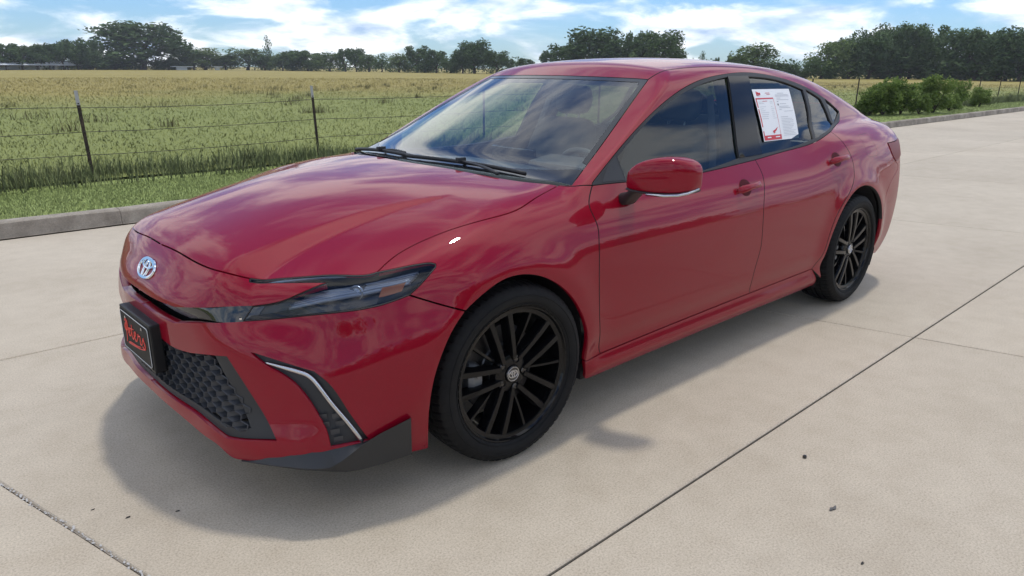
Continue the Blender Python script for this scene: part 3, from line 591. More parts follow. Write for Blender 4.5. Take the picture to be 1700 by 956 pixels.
# mirror triangle at the front of the door glass
CV['tri1'] = [(-.55, .792, .957), (-.60, .765, 1.0), (-.668, .757, 1.045)]; CV['tri2'] = [(-.668, .757, 1.045), (-.676, .778, .995), (-.681, .797, .953)]
part_pair("corner_trim", ["tri1", "tri2"], XB, (0, .92, .38), fdoors, h=.03, off=.003, thick=.004, gap=0, back=False)

# ---------------------------------------------------------------- front details
def on_body(x=None, y=None, z=None, d=(1, 0, 0), off=0, f=U):
    """point of the body met along direction d through the given coordinates"""
    P = np.array([x or 0, y or 0, z or 0], float); D = np.array(d, float); D /= np.linalg.norm(D); a, b = 0.0, 2.6
    for k in (320, 24, 24):
        t = np.linspace(a, b, k); v = f(P+D*1.2-t[:, None]*D) <= 0
        if not v.any(): break
        i = max(int(v.argmax()), 1); a, b = t[i-1], t[i]
    Q = P+D*1.2-b*D; n = grad(Q[None], f)[0]; return Q+n*off, n
fb3 = lambda P: fbody(P[..., 0], P[..., 1], P[..., 2])
fg3 = lambda P: fglass(P[..., 0], P[..., 1], P[..., 2])
slot = part_sym("upper_grille", ["lip_top", "lip_a", "-lamp_inner", "-slot_side", "-slot_low"], KB, (.9, .3, .1), off=-.045, h=.02, gap=-.012, thick=.004)
# lower grille: smooth surround and a funnel-shaped honeycomb
gl_out = ["grille_top", "grille_top2", "grille_side", "grille_low", "grille_low2"]
lower = part_sym("lower_grille", gl_out, [m_dark, m_dark], (.95, .3, 0), off=-.085, h=.03, gap=-.02, thick=.004)
GO = dense(gl_out)
inner = np.array([(.0, .0, .512), (0, .36, .522), (0, .472, .524), (0, .518, .46), (0, .575, .38), (0, .612, .318), (0, .56, .305), (0, .50, .312), (0, .40, .322), (0, .2, .328), (0, 0, .328)])
def yz_loop(P, ds=.012):
    out = []
    for a, b in zip(P[:-1], P[1:]):
        k = max(1, int(np.linalg.norm(b-a)/ds)); out += [a+(b-a)*i/k for i in range(k)]
    out.append(P[-1]); o = []
    for p in out: o.append(on_body(0, p[1], p[2])[0])
    return np.array(o)
IN = yz_loop(inner)
oy = np.abs(GO[:, 1]) < 1e-6
st = next(i for i in range(len(GO)) if oy[i] and not oy[(i+1) % len(GO)]); idx = []; i = st
while True:
    idx.append(i); i = (i+1) % len(GO)
    if oy[i]: idx.append(i); break
lp = np.concatenate([GO[idx], IN[::-1]]); lp[np.abs(lp[:, 1]) < 2e-3, 1] = 0
g = panel_geo(lp, [], (.95, .3, 0), sym=True, gap=.0005, off=-.014, thick=.02, h=.02, back=False)
geo_obj("grille_surround", join_geo(g, mirror_geo(g)), [m_plast, m_dark], lower)
hexm = MB(); cw, ch = .052, .0335; IN2 = np.stack([np.r_[IN[:, 1], -IN[::-1, 1]], np.r_[IN[:, 2], IN[::-1, 2]]], -1)
IN2 = (IN2-np.array([0, .42]))*np.array([1.0, 1.0])+np.array([0, .42])
def gx(y, z, dep): return on_body(0, y, z)[0][0]-dep
cache = {}
def F0(y, z):
    k = (round(y, 3), round(z, 3))
    if k not in cache: cache[k] = float(on_body(0, k[0], k[1], (1, 0, 0), 0, fb3)[0][0])
    return cache[k]
for r in range(-1, 8):
    for c in range(-13, 14):
        cy = (c+.5*(r % 2))*cw; cz = .315+r*ch*.80
        if not inpoly(np.array([[cy, cz]]), [IN2])[0]: continue
        side = np.clip((abs(cy)-.10)/.42, 0, 1)                 # cells close up towards the sides
        k_in = .84-.30*side; dep = .045-.018*side
        hx = [(cw*.5*s, ch*.5*q) for s, q in ((0, 1.06), (1, .50), (1, -.50), (0, -1.06), (-1, -.50), (-1, .50))]
        sy = math.copysign(1, cy)
        O = []; I1 = []; I2 = []; LK = []
        for a, b in hx:
            O.append((F0(cy+a, cz+b)-.014, cy+a, cz+b)); LK.append((F0(cy+a*.93, cz+b*.90)-.012, cy+a*.93, cz+b*.90))
            ya, zb = cy+a*k_in+sy*.010*side, cz+b*k_in-.003; I1.append((F0(ya, zb)-.016-dep, ya, zb))
            I2.append((F0(ya, zb)-.075, ya, zb))
        v = O+LK+I1+I2; fs = []
        for q in range(3):
            for i in range(6): j = (i+1) % 6; fs.append((q*6+i, q*6+j, (q+1)*6+j, (q+1)*6+i))
        hexm.add(v, fs)
ho = hexm.build("honeycomb_mesh", m_plast2, lower, auto=25)
# corner vents
vents = part_pair("corner_vent", ["vent_top", "vent_out", "vent_bot", "vent_in", "vent_in2"], [m_plast, m_dark], (.7, .7, .1), off=-.014, h=.02, gap=-.006, thick=.004)
st_ = np.array(CV['strip']); tt = np.linspace(0, 1, 7); sp_ = [spl(tt, st_[:, j]) for j in range(3)]; uu = np.linspace(0, 1, 40)
SP = newton(np.stack([s(uu) for s in sp_], -1)); SN = grad(SP)
for i, sgn in enumerate((1, -1)):
    mb = MB(); mb.tube([(p[0]-n[0]*.004, sgn*(p[1]-n[1]*.004), p[2]-n[2]*.004) for p, n in zip(SP, SN)], [.0022+.0028*min(1, u*4) for u in uu], 8, flat=1.5); mb.build("silver_strip", m_silver, vents[i], smooth=True)
    # coarse scales in the foot of the vent
    mb = MB()
    for r in range(4):
        for c in range(4):
            y0 = .752+.024*c+.010*r+.006*(r % 2); z0 = .296+.024*r
            if y0 > .835-.19*(z0-.28): continue
            Pm, nm = on_body(0, y0, z0, (1, 0, 0)); Pm = Pm-nm*.0128
            Tn = Vector((-nm[1], nm[0], 0)).normalized(); up = Vector((0, 0, 1)); ctr = Vector(Pm)
            q = [ctr+Tn*a*.014+up*b*.0115+Vector(nm)*hgt for a, b, hgt in ((-1, -1, 0), (1, -.6, .003), (1, 1, .008), (-1, .7, .004))]
            mb.add([(p.x, p.y*sgn, p.z) for p in q], [(0, 1, 2, 3) if sgn > 0 else (3, 2, 1, 0)])
    mb.build("vent_mesh", m_plast2, vents[i])
# black corner spoiler: a shelf that swells out of the bumper and an upright end plate
SPC = [(0.89, 0.5896, 0.2076), (0.839, 0.7018, 0.2209), (0.7862, 0.7812, 0.2249), (0.7541, 0.8089, 0.2215), (0.7177, 0.8336, 0.2229), (0.6889, 0.8485, 0.2362), (0.6551, 0.8608, 0.2582), (0.6168, 0.8688, 0.279), (0.5691, 0.8796, 0.2988), (0.4649, 0.9034, 0.3267)]
SPB = [(0.8894, 0.5871, 0.203), (0.8373, 0.6967, 0.2134), (0.7838, 0.7748, 0.2138), (0.7516, 0.8025, 0.21), (0.7129, 0.822, 0.1998), (0.6633, 0.8363, 0.1851), (0.6203, 0.848, 0.18), (0.5618, 0.8584, 0.1787), (0.4943, 0.8614, 0.1745), (0.4394, 0.864, 0.1719)]
SPT = [(0.8858, 0.579, 0.2045), (0.8455, 0.6653, 0.2374), (0.7979, 0.7324, 0.2579), (0.7508, 0.7779, 0.2703), (0.6957, 0.8141, 0.2737), (0.658, 0.8323, 0.2753), (0.6125, 0.8485, 0.2753), (0.5881, 0.8545, 0.276), (0.5265, 0.8669, 0.2942), (0.4514, 0.8839, 0.3168)]
def rs(P, n=44):
    P = np.array(P); t = np.r_[0, np.cumsum(np.linalg.norm(np.diff(P, axis=0), axis=1))]; t /= t[-1]; u = np.linspace(0, 1, n); return np.stack([np.interp(u, t, P[:, k]) for k in range(3)], -1)
for sgn in (1, -1):
    T_, C_2, B_2 = rs(SPT), rs(SPC), rs(SPB); In = newton(B_2); In = In-grad(In)*.02; E_ = C_2+(B_2-C_2)*.12+np.array([.0015, .0015, 0])
    rows = [[Vector((p[0], p[1]*sgn, p[2])) for p in q] for q in (T_, C_2, E_, B_2, In)]
    rings = list(map(list, zip(*rows)))
    carpart(MB().loft(rings if sgn > 0 else [r[::-1] for r in rings], closed=False, caps=True).build("corner_spoiler", m_plast, car, auto=28))
# ---------------------------------------------------------------- headlamps
lens_names = ["hood_lamp", "-lamp_top", "-lamp_nose", "-lamp_tip", "-lamp_low", "lamp_inner", "lip_b", "prong"]
lamps = part_pair("headlamp", lens_names, [m_lens, m_lens], (.62, .58, .5), off=-.002, h=.017, thick=.003, gap=.0030, back=False)
m_lampblk = mat("lamp_bezel", (.014, .015, .018), .22); m_lampgry = mat("lamp_reflector", (.30, .33, .38), .22, .9)
m_guide = mat("light_guide", (.24, .27, .32), .15, .5, .5)
g = panel_geo(dense(lens_names), [], (.62, .58, .5), off=-.050, h=.02, thick=.004, gap=-.010, back=False)
for i, gg in enumerate((g, mirror_geo(g))): geo_obj("lamp_housing", gg, [m_lampblk, m_dark], lamps[i])
sealP = dense(lens_names)
def lamp_line(a, b, n=24, lift=0.0, dep=.02):
    """line on the lamp surface between 3-D points given as curve-name/parameter blends"""
    P = newton(np.stack([np.interp(np.linspace(0, 1, n), np.linspace(0, 1, len(a)), np.array(a)[:, j]) for j in range(3)], -1)); Nn = grad(P); return P-Nn*dep
lowc = np.array(CV['lamp_low']); topc = np.array([CV['prong'][0], (.5, .745, .7745), CV['lamp_top'][3], CV['lamp_top'][2], CV['lamp_top'][1], CV['lamp_top'][0]])
def blend(k, a=None, b=None, n=28):
    """curve between lower edge (k=0) and upper edge (k=1) of the lamp"""
    u = np.linspace(0, 1, n); lo = np.stack([np.interp(u, np.linspace(0, 1, len(lowc)), lowc[:, j]) for j in range(3)], -1)
    up_src = np.concatenate([np.array(CV['lamp_inner'])[::-1][:1], np.array(CV['lip_b'])[1:], np.array(CV['lamp_top'])[::-1]]); L_ = np.r_[0, np.cumsum(np.linalg.norm(np.diff(up_src, axis=0), axis=1))]; L_ /= L_[-1]
    hi_ = np.stack([np.interp(u, L_, up_src[:, j]) for j in range(3)], -1); return lo*(1-k)+hi_*k
def sweep_strip(P, Nn, w, mi=0, mb=None):
    mb = mb or MB(); v = []; 
    for i in range(len(P)):
        t = P[min(i+1, len(P)-1)]-P[max(i-1, 0)]; s = np.cross(t, Nn[i]); s /= max(np.linalg.norm(s), 1e-9)
        ww = w if not hasattr(w, '__len__') else w[i]
        v += [P[i]-s*ww, P[i]+s*ww]
    return mb.add(v, [(2*i, 2*i+1, 2*i+3, 2*i+2) for i in range(len(P)-1)], mi)
for i, sgn in enumerate((1, -1)):
    fl = np.array([1, sgn, 1])
    # stacked light blades in the upper half
    mb = MB()
    for k, dep in ((.42, .022), (.52, .026), (.62, .030), (.72, .034), (.82, .038), (.92, .040)):
        P = newton(blend(k)); Nn = grad(P); Q = P-Nn*dep; a, b = (6, 27) if k < .7 else (8, 27)
        mb.tube([q*fl for q in Q[a:b]], [.0042]*(b-a), 6, flat=1.6)
    mb.build("light_blade", m_guide, lamps[i], smooth=True)
    # daytime strip along the slim inner arm
    mb = MB(); P = newton(np.stack([np.interp(np.linspace(0, 1, 20), [0, .25, .6, 1], np.array([(.770, .557, .7685), (.70, .605, .768), (.60, .675, .7705), (.50, .747, .7735)])[:, j]) for j in range(3)], -1)); Nn = grad(P)
    mb.tube([(p-n*.012)*fl for p, n in zip(P, Nn)], .0055, 6, flat=1.2); mb.build("daytime_light", m_guide, lamps[i], smooth=True)
    # projector barrel
    P = newton(blend(.55))[17]; n = grad(P[None])[0]; c = (P-n*.034)*fl; ax = Vector((.86, .42*sgn, .05)).normalized(); rot = Vector((0, 0, 1)).rotation_difference(ax).to_matrix()
    mb = MB(); q = MB(); lathe(q, [(-.03, .022), (.0, .024), (.008, .024), (.010, .021), (.004, .019), (.010, .012), (.012, 0.0005)], 24, 'z'); mb.add([rot @ Vector(p)+Vector(c) for p in q.v], q.f); mb.build("projector", m_lampgry, lamps[i], smooth=True)
    # lower dark shelf and the amber side reflector
    mb = MB(); lo, hi2 = newton(blend(.05)), newton(blend(.36)); n1, n2 = grad(lo), grad(hi2)
    A = (lo-n1*.010)*fl; B = (hi2-n2*.030)*fl; mb.add(np.concatenate([A, B]), [(j, j+1, 29+j, 28+j) if sgn < 0 else (j+28, j+29, j+1, j) for j in range(0, 21)]); mb.build("lamp_shelf", m_lampblk, lamps[i], smooth=True)
    mb = MB(); k1, k2 = newton(blend(.22))[21:26], newton(blend(.48))[21:26]; n1, n2 = grad(k1), grad(k2); A = (k1-n1*.014)*fl; B = (k2-n2*.016)*fl
    m = len(A); mb.add(np.concatenate([A, B]), [(j, j+1, m+1+j, m+j) if sgn < 0 else (j+m, j+m+1, j+1, j) for j in range(m-1)]); mb.build("side_reflector", m_amber, lamps[i])
    # black seal round the lens
    mb = MB(); Q = newton(sealP); n = grad(Q); mb.tube([(p-a*.004)*fl for p, a in zip(np.r_[Q, Q[:1]], np.r_[n, n[:1]])], .0028, 5, caps=False); mb.build("lamp_seal", m_rub, lamps[i])
# ---------------------------------------------------------------- emblem (three ovals) shared by nose and wheel caps
def oval(cx, cy, a, b, n=40): return [(cx+a*math.cos(2*math.pi*k/n), cy+b*math.sin(2*math.pi*k/n)) for k in range(n+1)]
def emblem_mb(W_2, H_2, lift, wr, place):
    """ring of ovals with half sizes W_2, H_2; place(u, v, h) -> 3-D"""
    mb = MB()
    def ring(cx, cy, a, b, wa, wb):
        n = 48; O = []
        for k in range(n):
            t = 2*math.pi*k/n; c, s = math.cos(t), math.sin(t); w1 = wr*(abs(c)*wa+abs(s)*wb)
            row = []
            for q, hgt in ((1, 0), (.72, lift), (-.72, lift), (-1, 0)):
                row.append(place(cx+(a+q*w1)*c, cy+(b+q*w1)*s, hgt))
            O.append(row)
        v = [p for r in O for p in r]; mb.add(v, [(k*4+j, ((k+1) % n)*4+j, ((k+1) % n)*4+j+1, k*4+j+1) for k in range(n) for j in range(3)])
    ring(0, 0, W_2*.93, H_2*.90, 1.0, .9); ring(0, H_2*.42, W_2*.60, H_2*.40, .9, .75); ring(0, -H_2*.06, W_2*.25, H_2*.78, .85, .9)
    return mb
c_, n_ = on_body(.918, 0, .716, (.75, 0, .65))
c0 = Vector(c_); nv = Vector(n_); uvec = Vector((0, 1, 0)); vvec = nv.cross(uvec)
if vvec.z < 0: vvec = -vvec
def place_n(u, v, h):
    p = c0+uvec*u+vvec*v; q, n = on_body(p.x, p.y, p.z, (nv.x, 0, nv.z)); return Vector(q)+Vector(n)*(h+.0015)
e_ = emblem_mb(.076, .0385, .005, .0043, place_n); carpart(e_.build("nose_badge", m_chrome, car, smooth=False, auto=30))
# ---------------------------------------------------------------- plate
m_pframe = mat("plate_frame", (.009, .009, .010), .45, Specular_IOR_Level=.3); m_pface = mat("plate_face", (.007, .007, .008), .5, Specular_IOR_Level=.15); m_pline = mat("plate_line", (.62, .63, .62), .4)
pl = empty("tmp"); bpy.data.objects.remove(pl)
PX, PZ, PH, PW = .984, .474, .172, .328
mb = MB(); mb.box((PX-.020, 0, PZ), (.040, PW, PH)); plate = carpart(mb.build("plate_holder", m_pframe, car, bevel=.006))
tilt = 0
mb = MB(); mb.box((PX+.0008, 0, PZ), (.003, PW-.022, PH-.022)); face = mb.build("plate", m_pface, plate, bevel=.001)
def rrect(w_, h_, r, n=6):
    o = []
    for cx, cy, a0 in ((w_/2-r, h_/2-r, 0), (-w_/2+r, h_/2-r, 90), (-w_/2+r, -h_/2+r, 180), (w_/2-r, -h_/2+r, 270)):
        for k in range(n+1): a = R_(a0+90*k/n); o.append((cx+r*math.cos(a), cy+r*math.sin(a)))
    return o
rl = rrect(PW-.030, PH-.032, .012); rl.append(rl[0])
MB().tube([(PX+.0032, a, PZ+b) for a, b in rl], .0011, 6, caps=False).build("border_line", m_pline, face)
for sy in (-1, 1): MB().tube([(PX+.001, sy*.088, PZ+.055), (PX+.0055, sy*.088, PZ+.055)], .0055, 10).build("plate_screw", m_silver, face)
# handwritten dealer name in red, drawn as one flowing script line per letter (viewed from the front, text runs from +y... to -y is mirrored, so u = -y)
SCRIPT = {
 'P': [[(-.095, .038), (-.108, .022), (-.104, .008), (-.088, .012), (-.082, .034), (-.088, .048), (-.098, .050), (-.104, .040)], [(-.094, .044), (-.099, .010), (-.103, -.020), (-.110, -.036)]],
 'e': [[(-.080, .004), (-.066, .010), (-.062, .020), (-.070, .024), (-.076, .010), (-.070, -.004), (-.058, .000), (-.048, .012)]],
 't': [[(-.048, .012), (-.040, .040)], [(-.040, .042), (-.046, .006), (-.040, -.008), (-.030, .000), (-.024, .010)], [(-.056, .026), (-.024, .030)]],
 'E': [[(-.024, .010), (-.010, .012), (-.006, .022), (-.014, .026), (-.020, .010), (-.012, -.006), (.000, -.002), (.012, .012)]],
 'r': [[(.012, .012), (.016, .026), (.020, .020), (.034, .022), (.030, .000), (.040, -.004), (.050, .006)]],
 's': [[(.050, .006), (.064, .026), (.066, .020), (.076, .000), (.066, -.012), (.052, -.006)]],
 'u': [[(.072, -.012), (.030, -.022), (-.030, -.030), (-.086, -.034), (-.070, -.028), (-.02, -.024), (.03, -.016)]]}
for nm, strokes in SCRIPT.items():
    mb = MB()
    for s in strokes:
        s = [(a*1.15+.018, b*1.05-.004) for a, b in s]
        if len(s) > 2:
            tt = np.linspace(0, 1, len(s)); uu2 = np.linspace(0, 1, len(s)*7); s = list(zip(spl(tt, [p[0] for p in s])(uu2), spl(tt, [p[1] for p in s])(uu2)))
        mb.tube([(PX+.0034, a, PZ+b) for a, b in s], .0026, 6, flat=.5)
    mb.build("script_letter", m_script, face, smooth=True)
# ---------------------------------------------------------------- mirrors
def superell(c, hx, hz0, hz1, n=20, p=4.6):
    o = []
    for k in range(n):
        a = 2*math.pi*k/n; ca, sa = math.cos(a), math.sin(a)
        x = math.copysign(abs(ca)**(2/p), ca)*hx; z = math.copysign(abs(sa)**(2/p), sa); z = z*(hz1 if z > 0 else hz0); o.append((x, z))
    return [Vector((c[0]+x, c[1], c[2]+z)) for x, z in o]
secs = [(.902, -.584, .008, .974, .007, .008), (.906, -.587, .024, .974, .018, .020), (.916, -.592, .048, .976, .030, .044), (.945, -.604, .062, .978, .037, .072), (1.00, -.628, .068, .978, .041, .094), (1.06, -.656, .066, .978, .042, .098), (1.10, -.680, .058, .980, .041, .088), (1.122, -.697, .044, .982, .036, .068), (1.130, -.704, .028, .985, .024, .048), (1.134, -.708, .010, .990, .010, .018)]
for i, sgn in enumerate((1,)):
    rings = [[Vector((p.x, p.y*sgn, p.z)) for p in superell((x, y, z), hx, h0, h1)] for y, x, hx, z, h0, h1 in secs]
    if sgn < 0: rings = [r[::-1] for r in rings]
    cap = carpart(MB().loft(rings[::-1] if sgn > 0 else rings[::-1]).build("side_mirror", m_paint, car, subdiv=1, auto=60))
    # mirror glass on the rear side
    gl_ = [Vector((x-hx-.001, y*sgn, z+(h1-h0)/2)) for y, x, hx, z, h0, h1 in secs[3:7]]
    mb = MB(); up = [p+Vector((0, 0, .045)) for p in gl_]; dn = [p-Vector((0, 0, .040)) for p in gl_]; mb.add(up+dn, [(j, j+1, j+5, j+4) for j in range(3)]); mb.build("mirror_glass", m_mirror, cap)
    # black base, arm and the silver turn-signal strip
    foot = [(-.655, .822, .892, .040, .020), (-.650, .842, .890, .046, .026), (-.642, .866, .896, .046, .026), (-.634, .890, .916, .044, .024), (-.630, .915, .936, .046, .018), (-.630, .935, .944, .044, .010)]
    fr_ = []
    for x, y, z, hx, hz in foot: fr_.append([Vector((p.x, p.y*sgn, p.z)) for p in superell((x, y, z), hx, hz, hz, 16, 3)])
    MB().loft(fr_).build("mirror_arm", m_plast, cap, auto=50)
    lo = []
    for y, x, hx, z, h0, h1 in secs[2:8]: lo.append([Vector((p.x, p.y*sgn, p.z)) for p in superell((x+.002, y, z-h0+.003), hx*.96, .007, .006, 14, 3)])
    MB().loft(lo).build("mirror_base", m_plast, cap, auto=50)
    pts = [(x+hx*.93+.004, y*sgn, z-h0-.001) for y, x, hx, z, h0, h1 in secs[4:8]]+[(-.712, 1.128*sgn, .956)]
    MB().tube(pts, .0055, 8, flat=1.0).build("turn_signal", m_silver, cap, smooth=True)
# ---------------------------------------------------------------- door handles (bar over a disc, the scoop's shade put into its darker red)
m_dishshade = mat("recess_shade_red", (.07, .001, .004), .5, 0, 0, Specular_IOR_Level=.1)
def handle(doors, pts, L_):
    for i, sgn in enumerate((1, -1)):
        P = newton(np.array(pts)); a, b = Vector(P[0]), Vector(P[-1]); ax = (b-a).normalized(); n = Vector(grad(P[1:2])[0]); up = n.cross(ax); up = up if up.z > 0 else -up
        c = (a+b)/2; half = L_/2; rings = []
        spec = ((-1, .003, .006, .004), (-.96, .008, .014, .012), (-.75, .011, .021, .022), (-.35, .010, .016, .034), (.1, .010, .014, .036), (.5, .010, .016, .032), (.82, .011, .018, .022), (.97, .008, .013, .012), (1, .003, .006, .004))
        CQ = newton(np.array([c+ax*q[0]*half for q in spec]))
        for q, (s, w_, hh, o) in zip(CQ, spec):
            q = Vector(q)+n*o
            rings.append([q+n*math.cos(t_)*w_+up*math.sin(t_)*hh for t_ in np.linspace(0, 2*math.pi, 12, endpoint=False)])
        rings = [[Vector((p.x, p.y*sgn, p.z)) for p in r] for r in rings]
        MB().loft(rings).build("door_handle", m_paint, doors[i], subdiv=1, smooth=True)
        mb = MB(); q = c+ax*(-.015)+up*.006; R2 = []
        for rr, dd in ((1.0, .0012), (.86, .0014), (.55, .0016), (.01, .0018)):
            row = newton(np.array([q+ax*math.cos(t_)*.050*rr+up*(math.sin(t_)*.042*rr) for t_ in np.linspace(0, 2*math.pi, 24, endpoint=False)]))
            R2.append([Vector((p[0]+n.x*dd, (p[1]+n.y*dd)*sgn, p[2]+n.z*dd)) for p in row])
        mb.loft(R2, caps=False); mb.build("handle_recess_shade", m_dishshade, doors[i], smooth=True)
handle(fdoors, CV['handle1'], .205); handle(rdoors, CV['handle2'], .205)
# ---------------------------------------------------------------- wipers
def wiper(pivot, tip, mid, lab=None):
    mb = MB()
    def gp(x, y, lift):
        P, n = on_body(x, y, 1.0, (.46, 0, .88)); return Vector(P)+Vector(n)*lift
    A = [gp(pivot[0]+(mid[0]-pivot[0])*t_, pivot[1]+(mid[1]-pivot[1])*t_, .008+.010*math.sin(math.pi*min(1, t_*.9))) for t_ in np.linspace(0, 1, 9)]
    mb.tube(A, [.010, .010, .009, .008, .007, .006, .006, .005, .005], 8, flat=.7)
    o = carpart(mb.build("wiper_arm", m_plast, car, smooth=True))
    B = [gp(mid[0]+(tip[0]-mid[0])*t_, mid[1]+(tip[1]-mid[1])*t_, .010) for t_ in np.linspace(-1.0, 1, 15)]
    MB().tube(B, .0065, 6, flat=1.3).build("wiper_blade", m_rub, o, smooth=True)
    m_ = gp(mid[0], mid[1], .018); MB().box(m_, (.045, .018, .022)).build("blade_clip", m_plast, o, bevel=.003)
wiper((-.255, .50), (-.330, .58), (-.290, .24)); wiper((-.30, -.18), (-.255, -.05), (-.300, -.38))
# ---------------------------------------------------------------- wheels
def make_wheel():
    mb = MB()
    # barrel, lip and hub of the alloy
    lathe(mb, [(-.10, .225), (-.10, .236), (.060, .236), (.084, .240), (.096, .2525), (.100, .2545), (.103, .2535), (.1015, .2490), (.0965, .2465), (.0925, .2440), (.0910, .2370), (.0880, .2290), (.0780, .2265), (.060, .224), (-.08, .222)], 72)
    wheel = mb.build("wheel", m_alloy, None, auto=30)
    # tyre with shoulder sipes and circumferential grooves
    R = .336
    prof = [(-.098, .252), (-.112, .268), (-.117, .292), (-.113, .312), (-.104, .324), (-.094, .3305), (-.078, R-.003), (-.060, R-.0012), (-.0555, R-.0012), (-.0545, R-.009), (-.0475, R-.009), (-.0465, R), (-.019, R+.0006), (-.018, R-.008), (-.010, R-.008), (-.009, R+.0008),
            (.009, R+.0008), (.010, R-.008), (.018, R-.008), (.019, R+.0006), (.0465, R), (.0475, R-.009), (.0545, R-.009), (.0555, R-.0012), (.062, R-.0014), (.074, R-.0028), (.085, R-.0055), (.094, .3290), (.103, .3215), (.1105, .309), (.1145, .298), (.1155, .290), (.1150, .281), (.112, .272), (.1085, .2655), (.1075, .2640), (.106, .2610), (.103, .2575), (.099, .2545)]
    npit = 66; n = npit*4
    def mod(k, j):
        h = abs(prof[j][0]); q = k % 4
        if q in (0, 3) and (.060 < h < .100): return -.0052 if h < .093 else -.0035
        if q in (0,) and (.0186 <= h <= .047) and j % 1 == 0: return -.0045
        return 0
    # uneven angular pitch: narrow grooves, wide blocks
    rings = []
    for k in range(n):
        p_, q = divmod(k, 4); a = 2*math.pi*(p_+(0.0, .17, .83, .985)[q] if False else p_+(0.02, .20, .80, .98)[q])/npit
        qq = q
        ring = []
        for j, (h, r) in enumerate(prof):
            hh = abs(h); dr = 0
            if q in (0, 3) and .060 < hh < .1035: dr = -.0055 if hh < .093 else -.0030
            if q in (0, 3) and .0186 <= hh <= .0466: dr = -.0028
            aa = a+(.55 if h > 0 else -.55)*max(0, hh-.02)*.9
            ring.append(((r+dr)*math.cos(aa), h, (r+dr)*math.sin(aa)))
        rings.append(ring)
    m = len(prof); v = [p for r in rings for p in r]; f = [(k*m+j, k*m+j+1, ((k+1) % n)*m+j+1, ((k+1) % n)*m+j) for k in range(n) for j in range(m-1)]
    tb = MB().add(v, f); tb.build("tyre", m_tyre, wheel, auto=32)
    # raised sidewall ring bands (lettering zone rib)
    sb = MB(); lathe(sb, [(.1135, .300), (.1166, .2985), (.1166, .2965), (.1140, .295)], 96); lathe(sb, [(.1095, .2672), (.1120, .2662), (.1118, .2645), (.1085, .2630)], 96); sb.build("sidewall_rib", m_tyre, wheel, auto=40)
    # spokes: five close pairs, each side of a pair one part; thin single spokes between
    def spoke(a0, off0, off1, w0, w1, y0, y1, th, r0=.052, r1=.240):
        ca, sa = math.cos(a0), math.sin(a0); rad = Vector((ca, 0, sa)); tan = Vector((-sa, 0, ca)); rings = []
        for t_ in np.linspace(0, 1, 7):
            r = r0+(r1-r0)*t_; o = off0+(off1-off0)*t_; w_ = w0+(w1-w0)*t_; y = y0+(y1-y0)*t_+.004*math.sin(math.pi*t_)
            c = rad*r+tan*o
            rings.append([c+tan*(-w_)+Vector((0, y-.009, 0)), c+tan*(-w_*.66)+Vector((0, y, 0)), c+tan*(w_*.66)+Vector((0, y, 0)), c+tan*w_+Vector((0, y-.009, 0)), c+tan*w_*.9+Vector((0, y-th, 0)), c-tan*w_*.9+Vector((0, y-th, 0))])
        return MB().loft(rings)
    for k in range(5):
        a0 = R_(75+72*k)
        for s in (-1, 1):
            spoke(a0, s*.025, s*.043, .0115, .0155, .086, .0895, .048, r1=.238).build("spoke", m_alloy, wheel, auto=35)
        spoke(a0+R_(36), 0, 0, .0055, .0075, .064, .0870, .034, r0=.085, r1=.236).build("thin_spoke", m_alloy, wheel, auto=35)
    hb = MB(); lathe(hb, [(-.02, .075), (.060, .078), (.074, .070), (.080, .052), (.081, .034), (.078, .0305)], 40); hb.build("hub", m_alloy, wheel, auto=40)
    for k in range(5):
        a = R_(39+72*k); c = Vector((math.cos(a)*.057, .076, math.sin(a)*.057)); nb = MB(); q = MB(); lathe(q, [(-.01, .0125), (.004, .0125), (.006, .010), (.006, .0004)], 6); nb.add([Vector(p)+c for p in q.v], q.f); nb.build("lug_nut", m_gloss, wheel, auto=30)
        # wells round the nuts
        q = MB(); lathe(q, [(.004, .0175), (.0075, .0165), (.002, .0140)], 16); MB().add([Vector(p)+c for p in q.v], q.f).build("nut_well", m_alloy, wheel, auto=40)
    cb = MB(); lathe(cb, [(.07, .0305), (.086, .0305), (.0885, .0285), (.0892, .0005)], 40); cb.build("centre_cap", m_gloss, wheel, auto=40)
    eb = emblem_mb(.0215, .0150, .0012, .0018, lambda u, v_, h: Vector((u, .0888+h, v_))); 
    q = MB(); lathe(q, [(.0885, .0276), (.0902, .0268), (.0902, .0250), (.0885, .0242)], 40); eb.add(q.v, q.f); eb.build("cap_badge", m_silver, wheel, auto=30)
    return wheel
W0 = make_wheel()
def copy_tree(o, parent=None):
    c = o.copy(); sc.collection.objects.link(c); c.parent = parent
    for ch in list(o.children): copy_tree(ch, c)
    return c
wheels = [W0]+[copy_tree(W0) for _ in range(3)]
m_well = mat("wheel_liner", (.010, .010, .011), .9)
